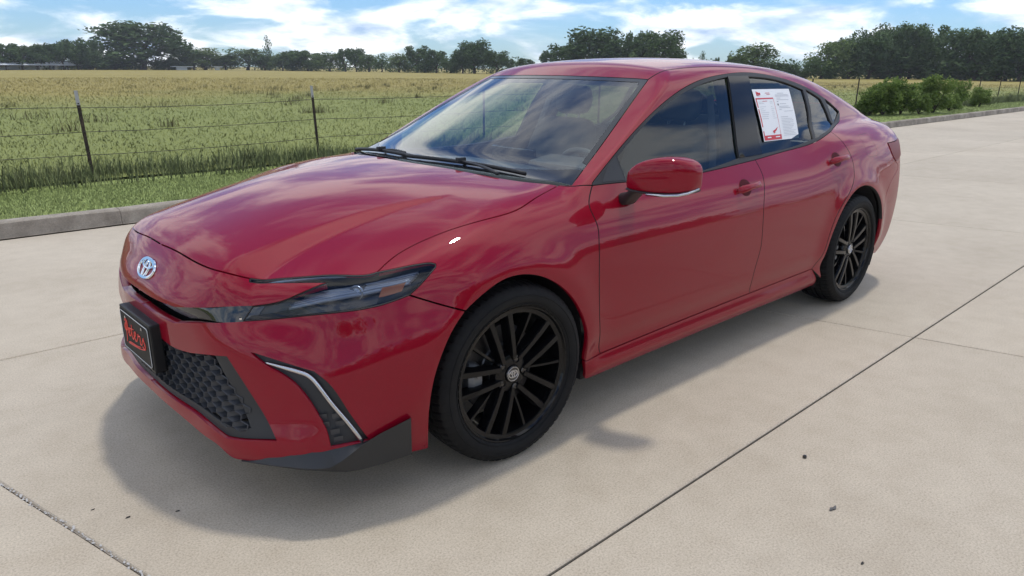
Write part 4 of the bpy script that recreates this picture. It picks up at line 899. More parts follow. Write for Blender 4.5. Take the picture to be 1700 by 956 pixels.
for wv, (x, y, rz, rx) in zip(wheels, ((0, .795, -.046, 0), (0, -.795, math.pi-.046, .4), (-2.825, .803, 0, 1.05), (-2.825, -.803, math.pi, .8))):
    wv.parent = car; wv.location = (x-CAR0[0], y, .3355); wv.rotation_euler = (0, rx, rz)
    # the brake stays upright: disc and calliper beside each wheel
    s = 1 if y > 0 else -1
    q = MB(); lathe(q, [(.0, .165), (.006, .165), (.006, .095), (.010, .090), (.040, .082), (.045, .070), (.045, .0005)], 48); lathe(q, [(-.022, .165), (-.012, .165), (-.012, .09)], 48)
    b = MB().add([(p[0], p[1]*s, p[2]) for p in q.v], q.f if s > 0 else [tuple(reversed(g_)) for g_ in q.f]).build("brake_disc", m_disc, car, auto=30); b.location = (x-CAR0[0], y+s*.005, .3355)
    mb = MB(); rings = []
    for q_, (r0, r1, y0, y1) in zip(np.radians([-27, -24, -17, -6, 5, 16, 22, 25]), ((.128, .158, -.010, .020), (.120, .170, -.018, .034), (.116, .176, -.022, .046), (.114, .178, -.022, .052), (.114, .178, -.022, .052), (.116, .176, -.022, .046), (.120, .170, -.018, .034), (.128, .158, -.010, .020))):
        c_a, s_a = math.cos(q_), math.sin(q_); rings.append([Vector((c_a*r_, s*y_, s_a*r_)) for r_, y_ in ((r0+.008, y0), (r1-.006, y0), (r1, y0+.008), (r1, y1-.012), (r1-.014, y1), (r0+.012, y1), (r0, y1-.012), (r0, y0+.008))])
    mb.loft(rings if s > 0 else [q_[::-1] for q_ in rings])
    co = mb.build("brake_calliper", m_calip, b, auto=35)
    for q_ in (-13, 11):
        c_ = Vector((math.cos(R_(q_))*.146, s*.050, math.sin(R_(q_))*.146)); pb = MB(); pb.tube([c_, c_+Vector((0, s*.012, 0))], .013, 12); pb.build("calliper_piston", m_calip, co, bevel=.002)
    # wheel-house liner
    lr = .405 if x == 0 else .425; rows = []
    for yy in (.50, .86 if x == 0 else .885):
        rows.append([(x+.015+lr*math.cos(t_), yy*s, .335+lr*math.sin(t_)*.94) for t_ in np.linspace(R_(-25), R_(205), 40)])
    lm = MB().loft(rows, caps=False, closed=False); lm.add([(x+.015+r_*math.cos(t_), .50*s, .335+r_*math.sin(t_)*.94) for r_ in (lr, .05) for t_ in np.linspace(R_(-25), R_(205), 40)], [(i, i+1, i+41, i+40) for i in range(39)])
    carpart(lm.build("wheel_liner", m_well, car))
# ---------------------------------------------------------------- underbody and cabin
ub = MB()
ub.box((-1.40, 0, .215), (2.0, 1.70, .07)); ub.box((.05, 0, .24), (1.4, 1.0, .07)); ub.box((.58, 0, .30), (.45, 1.15, .05)); ub.box((-2.85, 0, .24), (1.6, 1.0, .08)); ub.box((-3.45, 0, .30), (.36, 1.35, .12))
ub.box((.55, 0, .45), (.06, 1.1, .42)); ub.box((-.36, 0, .56), (.06, 1.50, .64)); ub.box((.2, 0, .50), (.9, 1.0, .4)); ub.box((-2.55, 0, .60), (.10, 1.4, .6)); ub.box((-3.2, 0, .6), (.9, 1.1, .5))
carpart(ub.build("underbody", m_dark, car))
db = MB()
secd = []
for y in np.linspace(-.74, .74, 15):
    b_ = 1-(abs(y)/.74)**4*.15
    fx = -.30-.10*(y/.74)**2
    secd.append([(fx, y, .955*b_+.02*(1-b_)), (-.55, y, .968*b_), (-.72, y, .955*b_), (-.80, y, .905), (-.82, y, .80), (-.76, y, .62), (-.45, y, .55)])
db.loft([[Vector(p) for p in r] for r in secd]); dash = carpart(db.build("dashboard", m_dash, car, smooth=True, auto=40))
mb = MB(); mb.box((-.80, .37, .955), (.16, .34, .07), rot=Matrix.Rotation(.15, 3, 'Y')); mb.build("instrument_hood", m_dash, dash, bevel=.02)
mb = MB(); mb.box((-.83, 0, .93), (.02, .30, .17), rot=Matrix.Rotation(.2, 3, 'Y')); mb.build("centre_screen", m_gloss, dash, bevel=.004)
# steering wheel
sw = MB(); C0 = Vector((-.98, .37, .86)); axs = Vector((-.88, 0, .47)).normalized(); u1 = Vector((0, 1, 0)); v1 = axs.cross(u1)
sw.tube([C0+u1*.185*math.cos(a)+v1*.185*math.sin(a) for a in np.linspace(0, 2*math.pi, 41)], .015, 8, caps=False); steer = carpart(sw.build("steering_wheel", m_dash, car, smooth=True))
hb = MB(); hb.box(C0-axs*.02, (.05, .16, .12), rot=Matrix.Rotation(-.5, 3, 'Y')); hb.tube([C0-u1*.18, C0+u1*.18], .012, 8); hb.tube([C0, C0-v1*.18], .012, 8); hb.tube([C0-axs*.02, C0-axs*.22], .03, 8); hb.build("steering_hub", m_dash, steer, bevel=.01)
def seat(x, y, w_, bench=False):
    mb = MB(); s = []
    def sec(px, pz, wd, th, rot):
        c, s_ = math.cos(rot), math.sin(rot); o = []
        for k in range(16):
            a = 2*math.pi*k/16; ca, sa = math.cos(a), math.sin(a); yy = math.copysign(abs(ca)**.55, ca)*wd; tt = math.copysign(abs(sa)**.7, sa)*th; bol = .030*(abs(yy)/wd)**2 if tt > 0 else 0
            o.append(Vector((x+px+c*(tt+bol), y+yy, pz+s_*(tt+bol))))
        return o
    rc = [sec(-.02, .52, w_*.86, .055, .15), sec(-.03, .58, w_, .075, .12), sec(-.09, .78, w_, .075, .25), sec(-.16, .98, w_*.95, .062, .28), sec(-.205, 1.08, w_*.80, .045, .30), sec(-.215, 1.105, w_*.6, .02, .30)]
    o = carpart(MB().loft(rc).build("seat" if not bench else "rear_seat", m_cloth, car, smooth=True, subdiv=1))
    cu = []
    for px, hw, hz, pz in ((.52, w_*.8, .03, .50), (.50, w_*.95, .06, .50), (.2, w_, .075, .495), (0, w_, .07, .48), (-.06, w_*.9, .05, .48)):
        cu.append([Vector((x+px, y+math.copysign(abs(math.cos(a))**.55, math.cos(a))*hw, pz+math.copysign(abs(math.sin(a))**.7, math.sin(a))*hz)) for a in np.linspace(0, 2*math.pi, 16, endpoint=False)])
    MB().loft(cu).build("seat_cushion", m_cloth, o, smooth=True, subdiv=1)
    for hy in ((0,) if not bench else (-.38, .38)):
        hr = []
        for pz, wd, th in ((1.125, .085, .03), (1.145, .125, .05), (1.215, .135, .055), (1.275, .115, .045), (1.292, .08, .02)):
            hr.append([Vector((x-.225-.15*(pz-1.12)+math.copysign(abs(math.sin(a))**.7, math.sin(a))*th, y+hy+math.copysign(abs(math.cos(a))**.6, math.cos(a))*wd, pz-(0.06 if bench else 0))) for a in np.linspace(0, 2*math.pi, 16, endpoint=False)])
        MB().loft(hr).build("headrest", m_cloth, o, smooth=True, subdiv=1)
        for s2 in (-.05, .05): MB().tube([(x-.20, y+hy+s2, 1.03), (x-.235, y+hy+s2, 1.14)], .006, 6).build("headrest_post", m_silver, o)
seat(-1.42, .37, .255); seat(-1.42, -.37, .255); seat(-2.36, 0, .64, True)
mb = MB(); mb.box((-1.05, 0, .50), (.75, .20, .30)); mb.box((-1.45, 0, .60), (.35, .20, .12)); carpart(mb.build("centre_console", m_dash, car, bevel=.02))
mb = MB(); mb.box((-2.95, 0, 1.0), (.75, 1.2, .03)); carpart(mb.build("parcel_shelf", m_dash, car, bevel=.01))
# interior rear-view mirror with the camera pod behind it
mb = MB(); mb.box((-1.24, 0, 1.262), (.03, .22, .062), rot=Matrix.Rotation(.1, 3, 'Y')); im = carpart(mb.build("cabin_mirror", m_dash, car, bevel=.012))
mb = MB(); mb.box((-1.13, 0, 1.283), (.15, .12, .035), rot=Matrix.Rotation(.46, 3, 'Y')); mb.build("camera_pod", m_lampblk, im, bevel=.015)
# roof lining and inner pillars
g = panel_geo(dense(["-wind_top", "rail", "roof_rear"]), [], (.05, .1, 1), off=-.034, sym=True, h=.05, thick=.004, gap=-.01, back=False)
carpart(geo_obj("headliner", join_geo(g, mirror_geo(g)), [m_dash, m_dash], car))
for s in (1, -1):
    mb = MB(); mb.tube([(-1.66, s*.69, .90), (-1.74, s*.60, 1.17), (-1.80, s*.505, 1.335)], [.05, .04, .035], 8, flat=.6); carpart(mb.build("inner_pillar", m_dash, car, smooth=True))
    mb = MB(); mb.tube([(-1.66, s*.55, 1.26), (-1.60, s*.63, 1.0), (-1.58, s*.66, .7)], .022, 6, flat=.15); carpart(mb.build("seat_belt", mat("belt_web", (.10, .10, .11), .8), car))
    mb = MB(); mb.box((-1.05, s*.79, .56), (1.1, .03, .62)); mb.box((-2.05, s*.79, .58), (.75, .03, .62)); carpart(mb.build("door_card", m_dash, car))
# antenna-free roof, small parking sensor dot in the lamp corner
p_, n_ = on_body(.8265, .545, .650, (.8, .5, .2)); MB().box(Vector(p_)+Vector(n_)*.002, (.006, .006, .006)).build("sensor_dot", m_chrome, bumper)
# fuel filler door outline
fd = np.array([(-2.935, .80, 1.015), (-3.075, .79, 1.018), (-3.120, .86, .90), (-3.10, .868, .885), (-2.96, .87, .885), (-2.940, .866, .90)]); fl_ = newton(dense([tuple(p) for p in fd])); n_ = grad(fl_)
MB().tube([p-a*.0012 for p, a in zip(np.r_[fl_, fl_[:1]], np.r_[n_, n_[:1]])], .0016, 5, caps=False).build("fuel_door_gap", m_dark, sides[0])
# ---------------------------------------------------------------- price sheet taped to the rear door glass
PC = newton(np.array(CV['paper']), fg3); o_ = Vector(PC[0]); ux = Vector(PC[1])-o_; vy = Vector(PC[3])-o_; uy = (Vector(PC[2])-Vector(PC[3]))
def pp(a, b, lift=.0):
    p = o_+(ux*(1-b)+uy*b)*a+vy*b; q = newton(np.array([p]), fg3, 6)[0]; n = grad(q[None], fg3)[0]; return Vector(q)+Vector(n)*(lift+.0005)
def sheet(a0, b0, a1, b1, lift, nx=8, ny=8):
    v = [pp(a0+(a1-a0)*i/nx, b0+(b1-b0)*j/ny, lift) for j in range(ny+1) for i in range(nx+1)]; return v, [(j*(nx+1)+i, (j+1)*(nx+1)+i, (j+1)*(nx+1)+i+1, j*(nx+1)+i+1) for j in range(ny) for i in range(nx)]
paper = MB().add(*sheet(0, 0, 1, 1, .0022)).build("price_sheet", [m_white]); tag(paper, "white price sheet with a red frame stuck on the rear door window", "price sheet")
def pr(name, rects, m, lift=.003):
    mb = MB()
    for a0, b0, a1, b1 in rects: mb.add(*sheet(a0, b0, a1, b1, lift, 4, 2))
    return mb.build(name, [m], paper)
pr("red_frame", [(.02, .175, .045, .985), (.475, .20, .483, .90), (.02, .895, .49, .985), (.03, .175, .48, .20)], m_pred)
rr_ = random.Random(3); rows = []
for k in range(9):
    b = .27+.038*k if k > 1 else .25+.03*k; rows.append((.07, b, .16+rr_.random()*.12, b+.006)); rows.append((.36, b, .36+.04+rr_.random()*.06, b+.006))
pr("table_text", rows, m_pgrey)
rows = []
for b, a0, a1 in ((.085, .62, .80), (.12, .55, .92), (.145, .55, .93), (.185, .57, .68), (.22, .56, .90), (.30, .62, .80), (.35, .58, .86), (.38, .58, .90), (.415, .57, .64), (.45, .70, .95), (.56, .56, .78)): rows.append((a0, b, a1, b+.008))
for k in range(12): b = .60+.029*k; rows.append((.565, b, .80+rr_.random()*.16, b+.006))
pr("notice_text", rows, m_pgrey)
pr("small_heading", [(.30, .075, .42, .085), (.33, .105, .42, .113), (.18, .235, .30, .245)], m_pred); pr("bar_text", [(.10, .925, .20, .945), (.32, .925, .44, .945)], m_white, .0038)
pr("notice_mark", [(.555, .30, .585, .335), (.555, .255, .60, .262)], m_pblk)
mb = MB(); a = [pp(x, y, .0036) for x, y in ((.33, .80), (.285, .86), (.30, .80), (.27, .82), (.30, .87), (.34, .845), (.325, .84), (.43, .745), (.375, .81))]; mb.add(a, [(3, 4, 5, 6, 8, 7, 0)]); mb.build("check_mark", [m_pred], paper)
for nm, strokes in SCRIPT.items():
    mb = MB()
    for s in strokes: mb.tube([pp(.13+.55*a*.9, .095-b*.9, .003) for a, b in s], .0028, 4, flat=.4)
    mb.build("logo_letter", m_pred, paper)

# ---------------------------------------------------------------- ground, slabs, kerb
m_conc = mat("concrete", (.42, .38, .32), .82); t = m_conc.node_tree
gpos = t.nodes.new("ShaderNodeNewGeometry").outputs["Position"]; oi = t.nodes.new("ShaderNodeObjectInfo")
big = noise(t, .55, 5, .6, vec=gpos); mid = noise(t, 7, 6, .65, vec=gpos); fine = noise(t, 150, 3, .7, vec=gpos); grit = noise(t, 420, 2, .6, vec=gpos)
c = ramp(t, big, [(.30, (.435, .370, .280)), (.50, (.490, .422, .324)), (.70, (.525, .455, .354))])
c = mixc(t, .30, c, ramp(t, mid, [(.30, (.36, .34, .31)), (.55, (.50, .50, .50)), (.75, (.60, .60, .59))]), 'OVERLAY')
c = mixc(t, .58, c, ramp(t, fine, [(.30, (.24, .235, .23)), (.5, (.50, .50, .50)), (.72, (.68, .68, .67))]), 'OVERLAY')
c = mixc(t, ramp(t, grit, [(.64, (0, 0, 0)), (.72, (.55, .55, .55))]), c, (.17, .15, .13))
c = mixc(t, ramp(t, noise(t, 2.6, 7, .7, vec=gpos), [(.60, (0, 0, 0)), (.85, (.22, .22, .22))]), c, (.27, .24, .20))
hv = t.nodes.new("ShaderNodeHueSaturation"); L_ = t.links; L_.new(c, hv.inputs["Color"]); mr = t.nodes.new("ShaderNodeMapRange"); mr.inputs[3].default_value = .955; mr.inputs[4].default_value = 1.04; L_.new(oi.outputs["Random"], mr.inputs[0]); L_.new(mr.outputs[0], hv.inputs["Value"]); base(m_conc, hv.outputs[0])
bm_ = M('ADD', M('MULTIPLY', fine, .7, tree=t), M('MULTIPLY', mid, .5, tree=t), tree=t); bump(m_conc, bm_, .14, .003)
m_kerb = mat("kerb_concrete", (.33, .30, .26), .85); t = m_kerb.node_tree
kn = noise(t, 2.2, 8, .7, 'World'); base(m_kerb, mixc(t, .5, ramp(t, kn, [(.32, (.15, .125, .095)), (.5, (.275, .235, .185)), (.7, (.42, .37, .30))]), ramp(t, noise(t, 120, 3, .7, 'World'), [(.3, (.3, .3, .3)), (.7, (.65, .65, .65))]), 'OVERLAY')); bump(m_kerb, noise(t, 60, 5, .7, 'World'), .4, .006)
m_joint = mat("joint_filler", (.045, .042, .040), .9)
gsheet = MB().add([(-900, -900, -.06), (900, -900, -.06), (900, 900, -.06), (-900, 900, -.06)], [(0, 1, 2, 3)]).build("ground", mat("soil", (.16, .13, .08), .95)); tag(gsheet, kind="structure")
pave = MB().add([(-62, -4.46, -.014), (10, -4.46, -.014), (10, 7.06, -.014), (-62, 7.06, -.014)], [(0, 1, 2, 3)]).build("pavement", m_joint); tag(pave, kind="structure")
SK = -.25; YB = [-4.46, -1.475, 1.43, 4.25, 7.06]; XJ = [-59.1, -55.5, -51.9, -48.3, -44.7, -41.1, -37.5, -33.9, -30.3, -26.7, -23.7, -20.3, -16.8, -13.3, -9.75, -6.12, -2.47, 1.03, 4.58, 8.1]
def slab(x0, x1, y0, y1):
    j = .0045; b = .004
    def X(xj, y): return xj+SK*(y-1.43)
    ys = (y0+j, y1-j); v = []
    for z, e in ((-.012, 0), (-.004, 0), (0, b)):
        for xx, yy, sx, sy in ((x0, ys[0], 1, 1), (x1, ys[0], -1, 1), (x1, ys[1], -1, -1), (x0, ys[1], 1, -1)):
            v.append((X(xx, yy)+sx*(j+e), yy+sy*e, z))
    f = [(8, 9, 10, 11)]
    for q in (0, 4):
        for k in range(4): f.append((q+k, q+(k+1) % 4, q+4+(k+1) % 4, q+4+k))
    return v, f
for a in range(4):
    for b in range(len(XJ)-1):
        v, f = slab(XJ[b], XJ[b+1], YB[a], YB[a+1]); o = MB().add(v, f).build("concrete_slab", m_conc, pave)
yard = MB().add([(-62, 7.07, -.004), (10, 7.07, -.004), (10, 30, -.004), (-62, 30, -.004)], [(0, 1, 2, 3)]).build("road", m_conc); tag(yard, kind="structure")
yard2 = MB().add([(10.001, -4.46, -.006), (40, -4.46, -.006), (40, 30, -.006), (10.001, 30, -.006)], [(0, 1, 2, 3)]).build("road", m_conc); tag(yard2, kind="structure")
yard3 = MB().add([(-140, -4.46, -.008), (-61.9, -4.46, -.008), (-61.9, 30, -.008), (-140, 30, -.008)], [(0, 1, 2, 3)]).build("road", m_conc); tag(yard3, kind="structure")
# chipped pale mortar in the crack at the lower left
mb = MB(); rg = random.Random(5)
for k in range(150):
    yy = -.22+k*.0108+rg.uniform(-.003, .003); xx = 1.03+SK*(yy-1.43)+rg.gauss(0, .0042)
    if rg.random() < .10: continue
    r_ = rg.uniform(.002, .0062); a0 = rg.random()*6; P_ = [(xx+r_*rg.uniform(.6, 1.2)*math.cos(a0+q*1.257), yy+1.5*r_*rg.uniform(.6, 1.2)*math.sin(a0+q*1.257), .0008) for q in range(5)]; top = [(x*.5+xx*.5, y*.5+yy*.5, rg.uniform(.0015, .0035)) for x, y, z in P_]
    mb.loft([[Vector(p) for p in P_], [Vector(p) for p in top]])
mj = MB(); mj.add([(1.03+SK*(y_-1.43)+o_*.0034+rg.gauss(0, .0006), y_, -.0022) for y_ in np.linspace(-1.47, 1.42, 60) for o_ in (-1, 1)], [(2*i, 2*i+1, 2*i+3, 2*i+2) for i in range(59)]); mj.build("joint_mortar", m_kerb, pave)
mo = mb.build("mortar_crumbs", mat("pale_mortar", (.50, .48, .45), .9), pave); mo["kind"] = "stuff"
# kerb pieces
prof = [(-4.448, -.012), (-4.458, .0), (-4.470, .092), (-4.478, .112), (-4.496, .123), (-4.57, .127), (-4.605, .124), (-4.61, .02)]
def ky(x): return -.14*min(1, max(0, (-x-2)/10))*0+(-.12 if x > -40 else -.12)
base_k = MB().box((-55, -4.66, -.01), (170, .14, .02)).build("kerb", m_kerb); tag(base_k, kind="structure")
kx = 12.0; rgk = random.Random(2)
while kx > -130:
    ln = 3.05 if kx > -60 else 12; x0, x1 = kx-ln+.0015, kx-.0015; rings = []
    n_ = 8
    for i in range(n_+1):
        x = x0+(x1-x0)*i/n_; e = .004 if i in (0, n_) else 0; rings.append([Vector((x, y-.12-e*.3+rgk.gauss(0, .0012)*(i not in (0, n_)), z-e*(z > .1)+rgk.gauss(0, .0010))) for y, z in prof])
    MB().loft(rings, closed=True).build("kerb_stone", m_kerb, base_k, auto=40); kx -= ln
# ---------------------------------------------------------------- verge and field
def gmat(name, stops_a, stops_b=None, y0=0, y1=1, sc_=.35, rough=.75, blade=True):
    """grass: per-blade variation, patchy noise and (for the meadow) a ripening towards its far side"""
    m = mat(name, (.1, .15, .03), rough); t = m.node_tree; p = t.nodes.new("ShaderNodeNewGeometry").outputs["Position"]
    nn = noise(t, sc_, 5, .65, vec=p); n2 = noise(t, sc_*9, 4, .65, vec=p)
    f = M('ADD', M('MULTIPLY', nn, .6, tree=t), M('MULTIPLY', n2, .4, tree=t), tree=t)
    if blade:
        a = t.nodes.new("ShaderNodeAttribute"); a.attribute_name = "rnd"; f = M('ADD', M('MULTIPLY', f, .80, tree=t), M('MULTIPLY', a.outputs["Fac"], .20, tree=t), tree=t)
    ca = ramp(t, f, stops_a)
    if stops_b:
        cb = ramp(t, f, stops_b); sp_ = t.nodes.new("ShaderNodeSeparateXYZ"); t.links.new(p, sp_.inputs[0])
        d_ = M('ADD', sp_.outputs[1], M('MULTIPLY', M('SUBTRACT', noise(t, .09, 4, .6, vec=p), .5, tree=t), 26.0, tree=t), tree=t)
        d_ = M('ADD', d_, M('MULTIPLY', M('MAXIMUM', M('SUBTRACT', M('MULTIPLY', sp_.outputs[0], -1.0, tree=t), 14.0, tree=t), 0.0, tree=t), -.35, tree=t), tree=t)
        mr_ = t.nodes.new("ShaderNodeMapRange"); mr_.inputs[1].default_value = y0; mr_.inputs[2].default_value = y1; mr_.interpolation_type = 'SMOOTHSTEP'; t.links.new(d_, mr_.inputs[0]); ca = mixc(t, mr_.outputs[0], ca, cb)
    base(m, ca)
    b = t.nodes["Principled BSDF"]; b.inputs["Specular IOR Level"].default_value = .25
    if blade:                                                       # blades scatter light like the sward they stand in
        ge = t.nodes.new("ShaderNodeNewGeometry"); vs = t.nodes.new("ShaderNodeVectorMath"); vs.operation = 'SCALE'; vs.inputs[3].default_value = .28; t.links.new(ge.outputs["Normal"], vs.inputs[0])
        va = t.nodes.new("ShaderNodeVectorMath"); va.operation = 'ADD'; va.inputs[1].default_value = (0, 0, 1); t.links.new(vs.outputs[0], va.inputs[0]); vn = t.nodes.new("ShaderNodeVectorMath"); vn.operation = 'NORMALIZE'; t.links.new(va.outputs[0], vn.inputs[0]); t.links.new(vn.outputs[0], b.inputs["Normal"])
    return m
GREEN = [(.25, (.235, .300, .080)), (.5, (.295, .365, .105)), (.75, (.350, .410, .135))]
MEADOW = [(.20, (.185, .215, .052)), (.5, (.225, .250, .062)), (.80, (.265, .280, .080))]
GOLD = [(.25, (.225, .178, .045)), (.5, (.305, .245, .060)), (.75, (.365, .300, .085))]
TALL = [(.2, (.105, .140, .042)), (.5, (.170, .210, .066)), (.8, (.260, .265, .115))]
m_verge_s = gmat("verge_turf", GREEN, blade=False, sc_=.8); m_verge = gmat("mown_grass", GREEN, sc_=.8)
m_field_s = gmat("meadow_floor", MEADOW, GOLD, -19, -42, .12, blade=False); m_field = gmat("meadow_grass_blades", MEADOW, GOLD, -19, -42, .12)
m_tall = gmat("fence_line_weeds", TALL, sc_=.5)
t = m_field_s.node_tree; bump(m_field_s, noise(t, 3.5, 6, .7, 'World'), .8, .12); t = m_verge_s.node_tree; bump(m_verge_s, noise(t, 30, 5, .7, 'World'), .8, .03)
def sheet_xy(name, x0, x1, y0, y1, z, m, kind="structure"):
    o = MB().add([(x0, y0, z), (x1, y0, z), (x1, y1, z), (x0, y1, z)], [(0, 1, 2, 3)]).build(name, m); return tag(o, kind=kind)
sheet_xy("lawn", -140, 40, -6.6, -4.725, .112, m_verge_s); sheet_xy("field", -600, 300, -700, -6.601, .14, m_field_s)
sheet_xy("lawn", -600, -140.01, -6.6, 300, .12, m_field_s); sheet_xy("lawn", 40.01, 300, -6.6, 300, .12, m_field_s); sheet_xy("lawn", -140, 40, 30.01, 300, .12, m_verge_s)
def blades(name, P, hgt, wid, m, lean=.35, kind="stuff", seg=1):
    n = len(P); ang = rng.uniform(0, 2*np.pi, n); la = rng.uniform(0, 2*np.pi, n); ll = np.abs(rng.normal(0, lean, n))*hgt
    dx, dy = np.cos(ang)*wid/2, np.sin(ang)*wid/2; tx, ty = np.cos(la)*ll, np.sin(la)*ll
    if seg == 1:
        V = np.empty((n, 3, 3)); V[:, 0] = np.stack([P[:, 0]-dx, P[:, 1]-dy, P[:, 2]], -1); V[:, 1] = np.stack([P[:, 0]+dx, P[:, 1]+dy, P[:, 2]], -1); V[:, 2] = np.stack([P[:, 0]+tx, P[:, 1]+ty, P[:, 2]+hgt], -1); k = 3
        nf = n; lt = np.full(n, 3); li = np.arange(n*3)
    else:
        V = np.empty((n, 5, 3)); 
        for j, (s, q) in enumerate(((-1, 0), (1, 0), (-.75, .55), (.75, .55), (0, 1))):
            V[:, j] = np.stack([P[:, 0]+s*dx+tx*q*q, P[:, 1]+s*dy+ty*q*q, P[:, 2]+hgt*q*(1-.12*q)], -1)
        k = 5; o = np.arange(n)*5; quad = np.stack([o, o+1, o+3, o+2], -1); tri = np.stack([o+2, o+3, o+4], -1); li = np.concatenate([quad.ravel(), tri.ravel()]); lt = np.concatenate([np.full(n, 4), np.full(n, 3)]); nf = 2*n
    me = bpy.data.meshes.new(name); me.vertices.add(n*k); me.vertices.foreach_set("co", V.reshape(-1)); me.loops.add(len(li)); me.loops.foreach_set("vertex_index", li.astype(np.int32)); me.polygons.add(nf)
    ls = np.r_[0, np.cumsum(lt)[:-1]]; me.polygons.foreach_set("loop_start", ls.astype(np.int32)); me.polygons.foreach_set("loop_total", lt.astype(np.int32))
    at = me.attributes.new("rnd", 'FLOAT', 'POINT'); at.data.foreach_set("value", np.repeat(rng.random(n), k).astype(np.float32)); me.update(calc_edges=True); me.validate()
    o = link(name, me, [m]); return tag(o, kind=kind)
def uni(n, x0, x1, y0, y1, z): return np.stack([rng.uniform(x0, x1, n), rng.uniform(y0, y1, n), np.full(n, z)], -1)
# mown verge: dense close to the camera, thinner further off
vp = [uni(52000, -5, 2.4, -6.3, -4.728, .110), uni(22000, -14, -5, -6.3, -4.728, .110), uni(16000, -45, -14, -6.3, -4.728, .110)]
vp = np.concatenate(vp); far = np.clip((-vp[:, 0]-4)/20, 0, 1); blades("mown_grass", vp, rng.uniform(.014, .036, len(vp))*(1+.3*far), .006+.012*far, m_verge, .5)
# tall weeds along the fence, in clumps
cl = np.stack([np.r_[rng.uniform(-9, 2.2, 110), rng.uniform(-40, -9, 120)], rng.normal(-6.62, .28, 230)], -1); sz = rng.gamma(3, .055, 230)+.05
ids = rng.integers(0, 230, 11000); wp = np.stack([cl[ids, 0]+rng.normal(0, 1, 11000)*sz[ids], cl[ids, 1]+rng.normal(0, .6, 11000)*sz[ids], np.full(11000, .13)], -1)
wp = np.concatenate([wp, uni(6000, -9, 2.2, -7.4, -6.1, .13), uni(6000, -40, -9, -7.4, -6.1, .13)])
hh = np.concatenate([rng.uniform(.08, .34, 11000)*np.clip(.45+sz[ids]*2.4, .4, 1.25), rng.uniform(.05, .15, 12000)]); wf = np.clip((-wp[:, 0])/25, 0, 1)
blades("tall_grass", wp, hh, .009+.014*wf, m_tall, .35, seg=2)
# meadow: density falls with distance while the tufts grow
n = 190000; r = 7.2*np.exp(rng.random(n)*math.log(85/7.2)); a = np.radians(rng.uniform(158, 302, n)); fp = np.stack([1.6+r*np.cos(a), 2.6+r*np.sin(a), np.full(n, .13)], -1); ok = (fp[:, 1] < -7.0); fp, r = fp[ok], r[ok]
blades("meadow_grass", fp, rng.uniform(.02, .065, len(fp))*(1+.010*r), .008+.0009*r, m_field, .9)
# darker seed-head tufts scattered in the meadow
tc_ = np.stack([rng.uniform(-60, 6, 130), rng.uniform(-42, -12, 130)], -1); ti = rng.integers(0, 130, 5200); tr_ = rng.gamma(2, .09, 130)+.05
tp = np.stack([tc_[ti, 0]+rng.normal(0, 1, 5200)*tr_[ti], tc_[ti, 1]+rng.normal(0, 1, 5200)*tr_[ti]*.7, np.full(5200, .13)], -1); blades("weed_tufts", tp, rng.uniform(.10, .32, 5200), .014, gmat("brown_weeds", [(.2, (.105, .105, .034)), (.5, (.165, .150, .050)), (.8, (.22, .19, .07))], sc_=.5), .4, seg=2)
# ---------------------------------------------------------------- fence
m_post = mat("rusty_post", (.055, .042, .034), .75, .35); t = m_post.node_tree; base(m_post, ramp(t, noise(t, 9, 6, .7), [(.3, (.020, .017, .015)), (.55, (.060, .042, .032)), (.75, (.13, .085, .06))]))
m_ptop = mat("white_post_tip", (.42, .41, .40), .6); m_wire = mat("barbed_wire", (.060, .055, .050), .6, .6)
fence = empty("wire_fence", (-.6, -6.95, .14)); tag(fence, "barbed wire fence with dark steel posts along the edge of the field", "fence")
rf = random.Random(8); fx = []; x = 2.5
fx = [3.55, -.55, -3.60]+[-6.66-3.06*k for k in range(14)]
post_xyz = []
for k, x in enumerate(fx):
    y = -6.83 if x == -.55 else (-7.12 if x == -3.6 else -6.98+rf.uniform(-.05, .05)); h_ = rf.uniform(.96, 1.04); lx, ly = (.03, .0) if k == 1 else (rf.uniform(-.04, .04), rf.uniform(-.03, .03))
    if k == 1: lx = .045
    A, B = Vector((x, y, -.02)), Vector((x+lx, y+ly, .14+h_)); post_xyz.append((A, B)); T_ = B-(B-A)*.14
    mb = MB()
    for P_, Q_, mi in ((A, T_, 0), (T_, B, 1 if k in (1, 2) else 0)):
        # T-section with studs
        mb.loft([[P_+Vector(q) for q in s_] for P_, s_ in ((P_, [(-.019, .004, 0), (.019, .004, 0), (.019, 0, 0), (.004, 0, 0), (.004, -.026, 0), (-.004, -.026, 0), (-.004, 0, 0), (-.019, 0, 0)]), (Q_, [(-.019, .004, 0), (.019, .004, 0), (.019, 0, 0), (.004, 0, 0), (.004, -.026, 0), (-.004, -.026, 0), (-.004, 0, 0), (-.019, 0, 0)]))], mi)
    for s_ in range(14):
        p = A+(B-A)*(.16+.055*s_); mb.box(p+Vector((0, .008, 0)), (.014, .010, .012))
    o = mb.build("fence_post", [m_post, m_ptop], fence); o.location = (.6, 6.95, -.14)
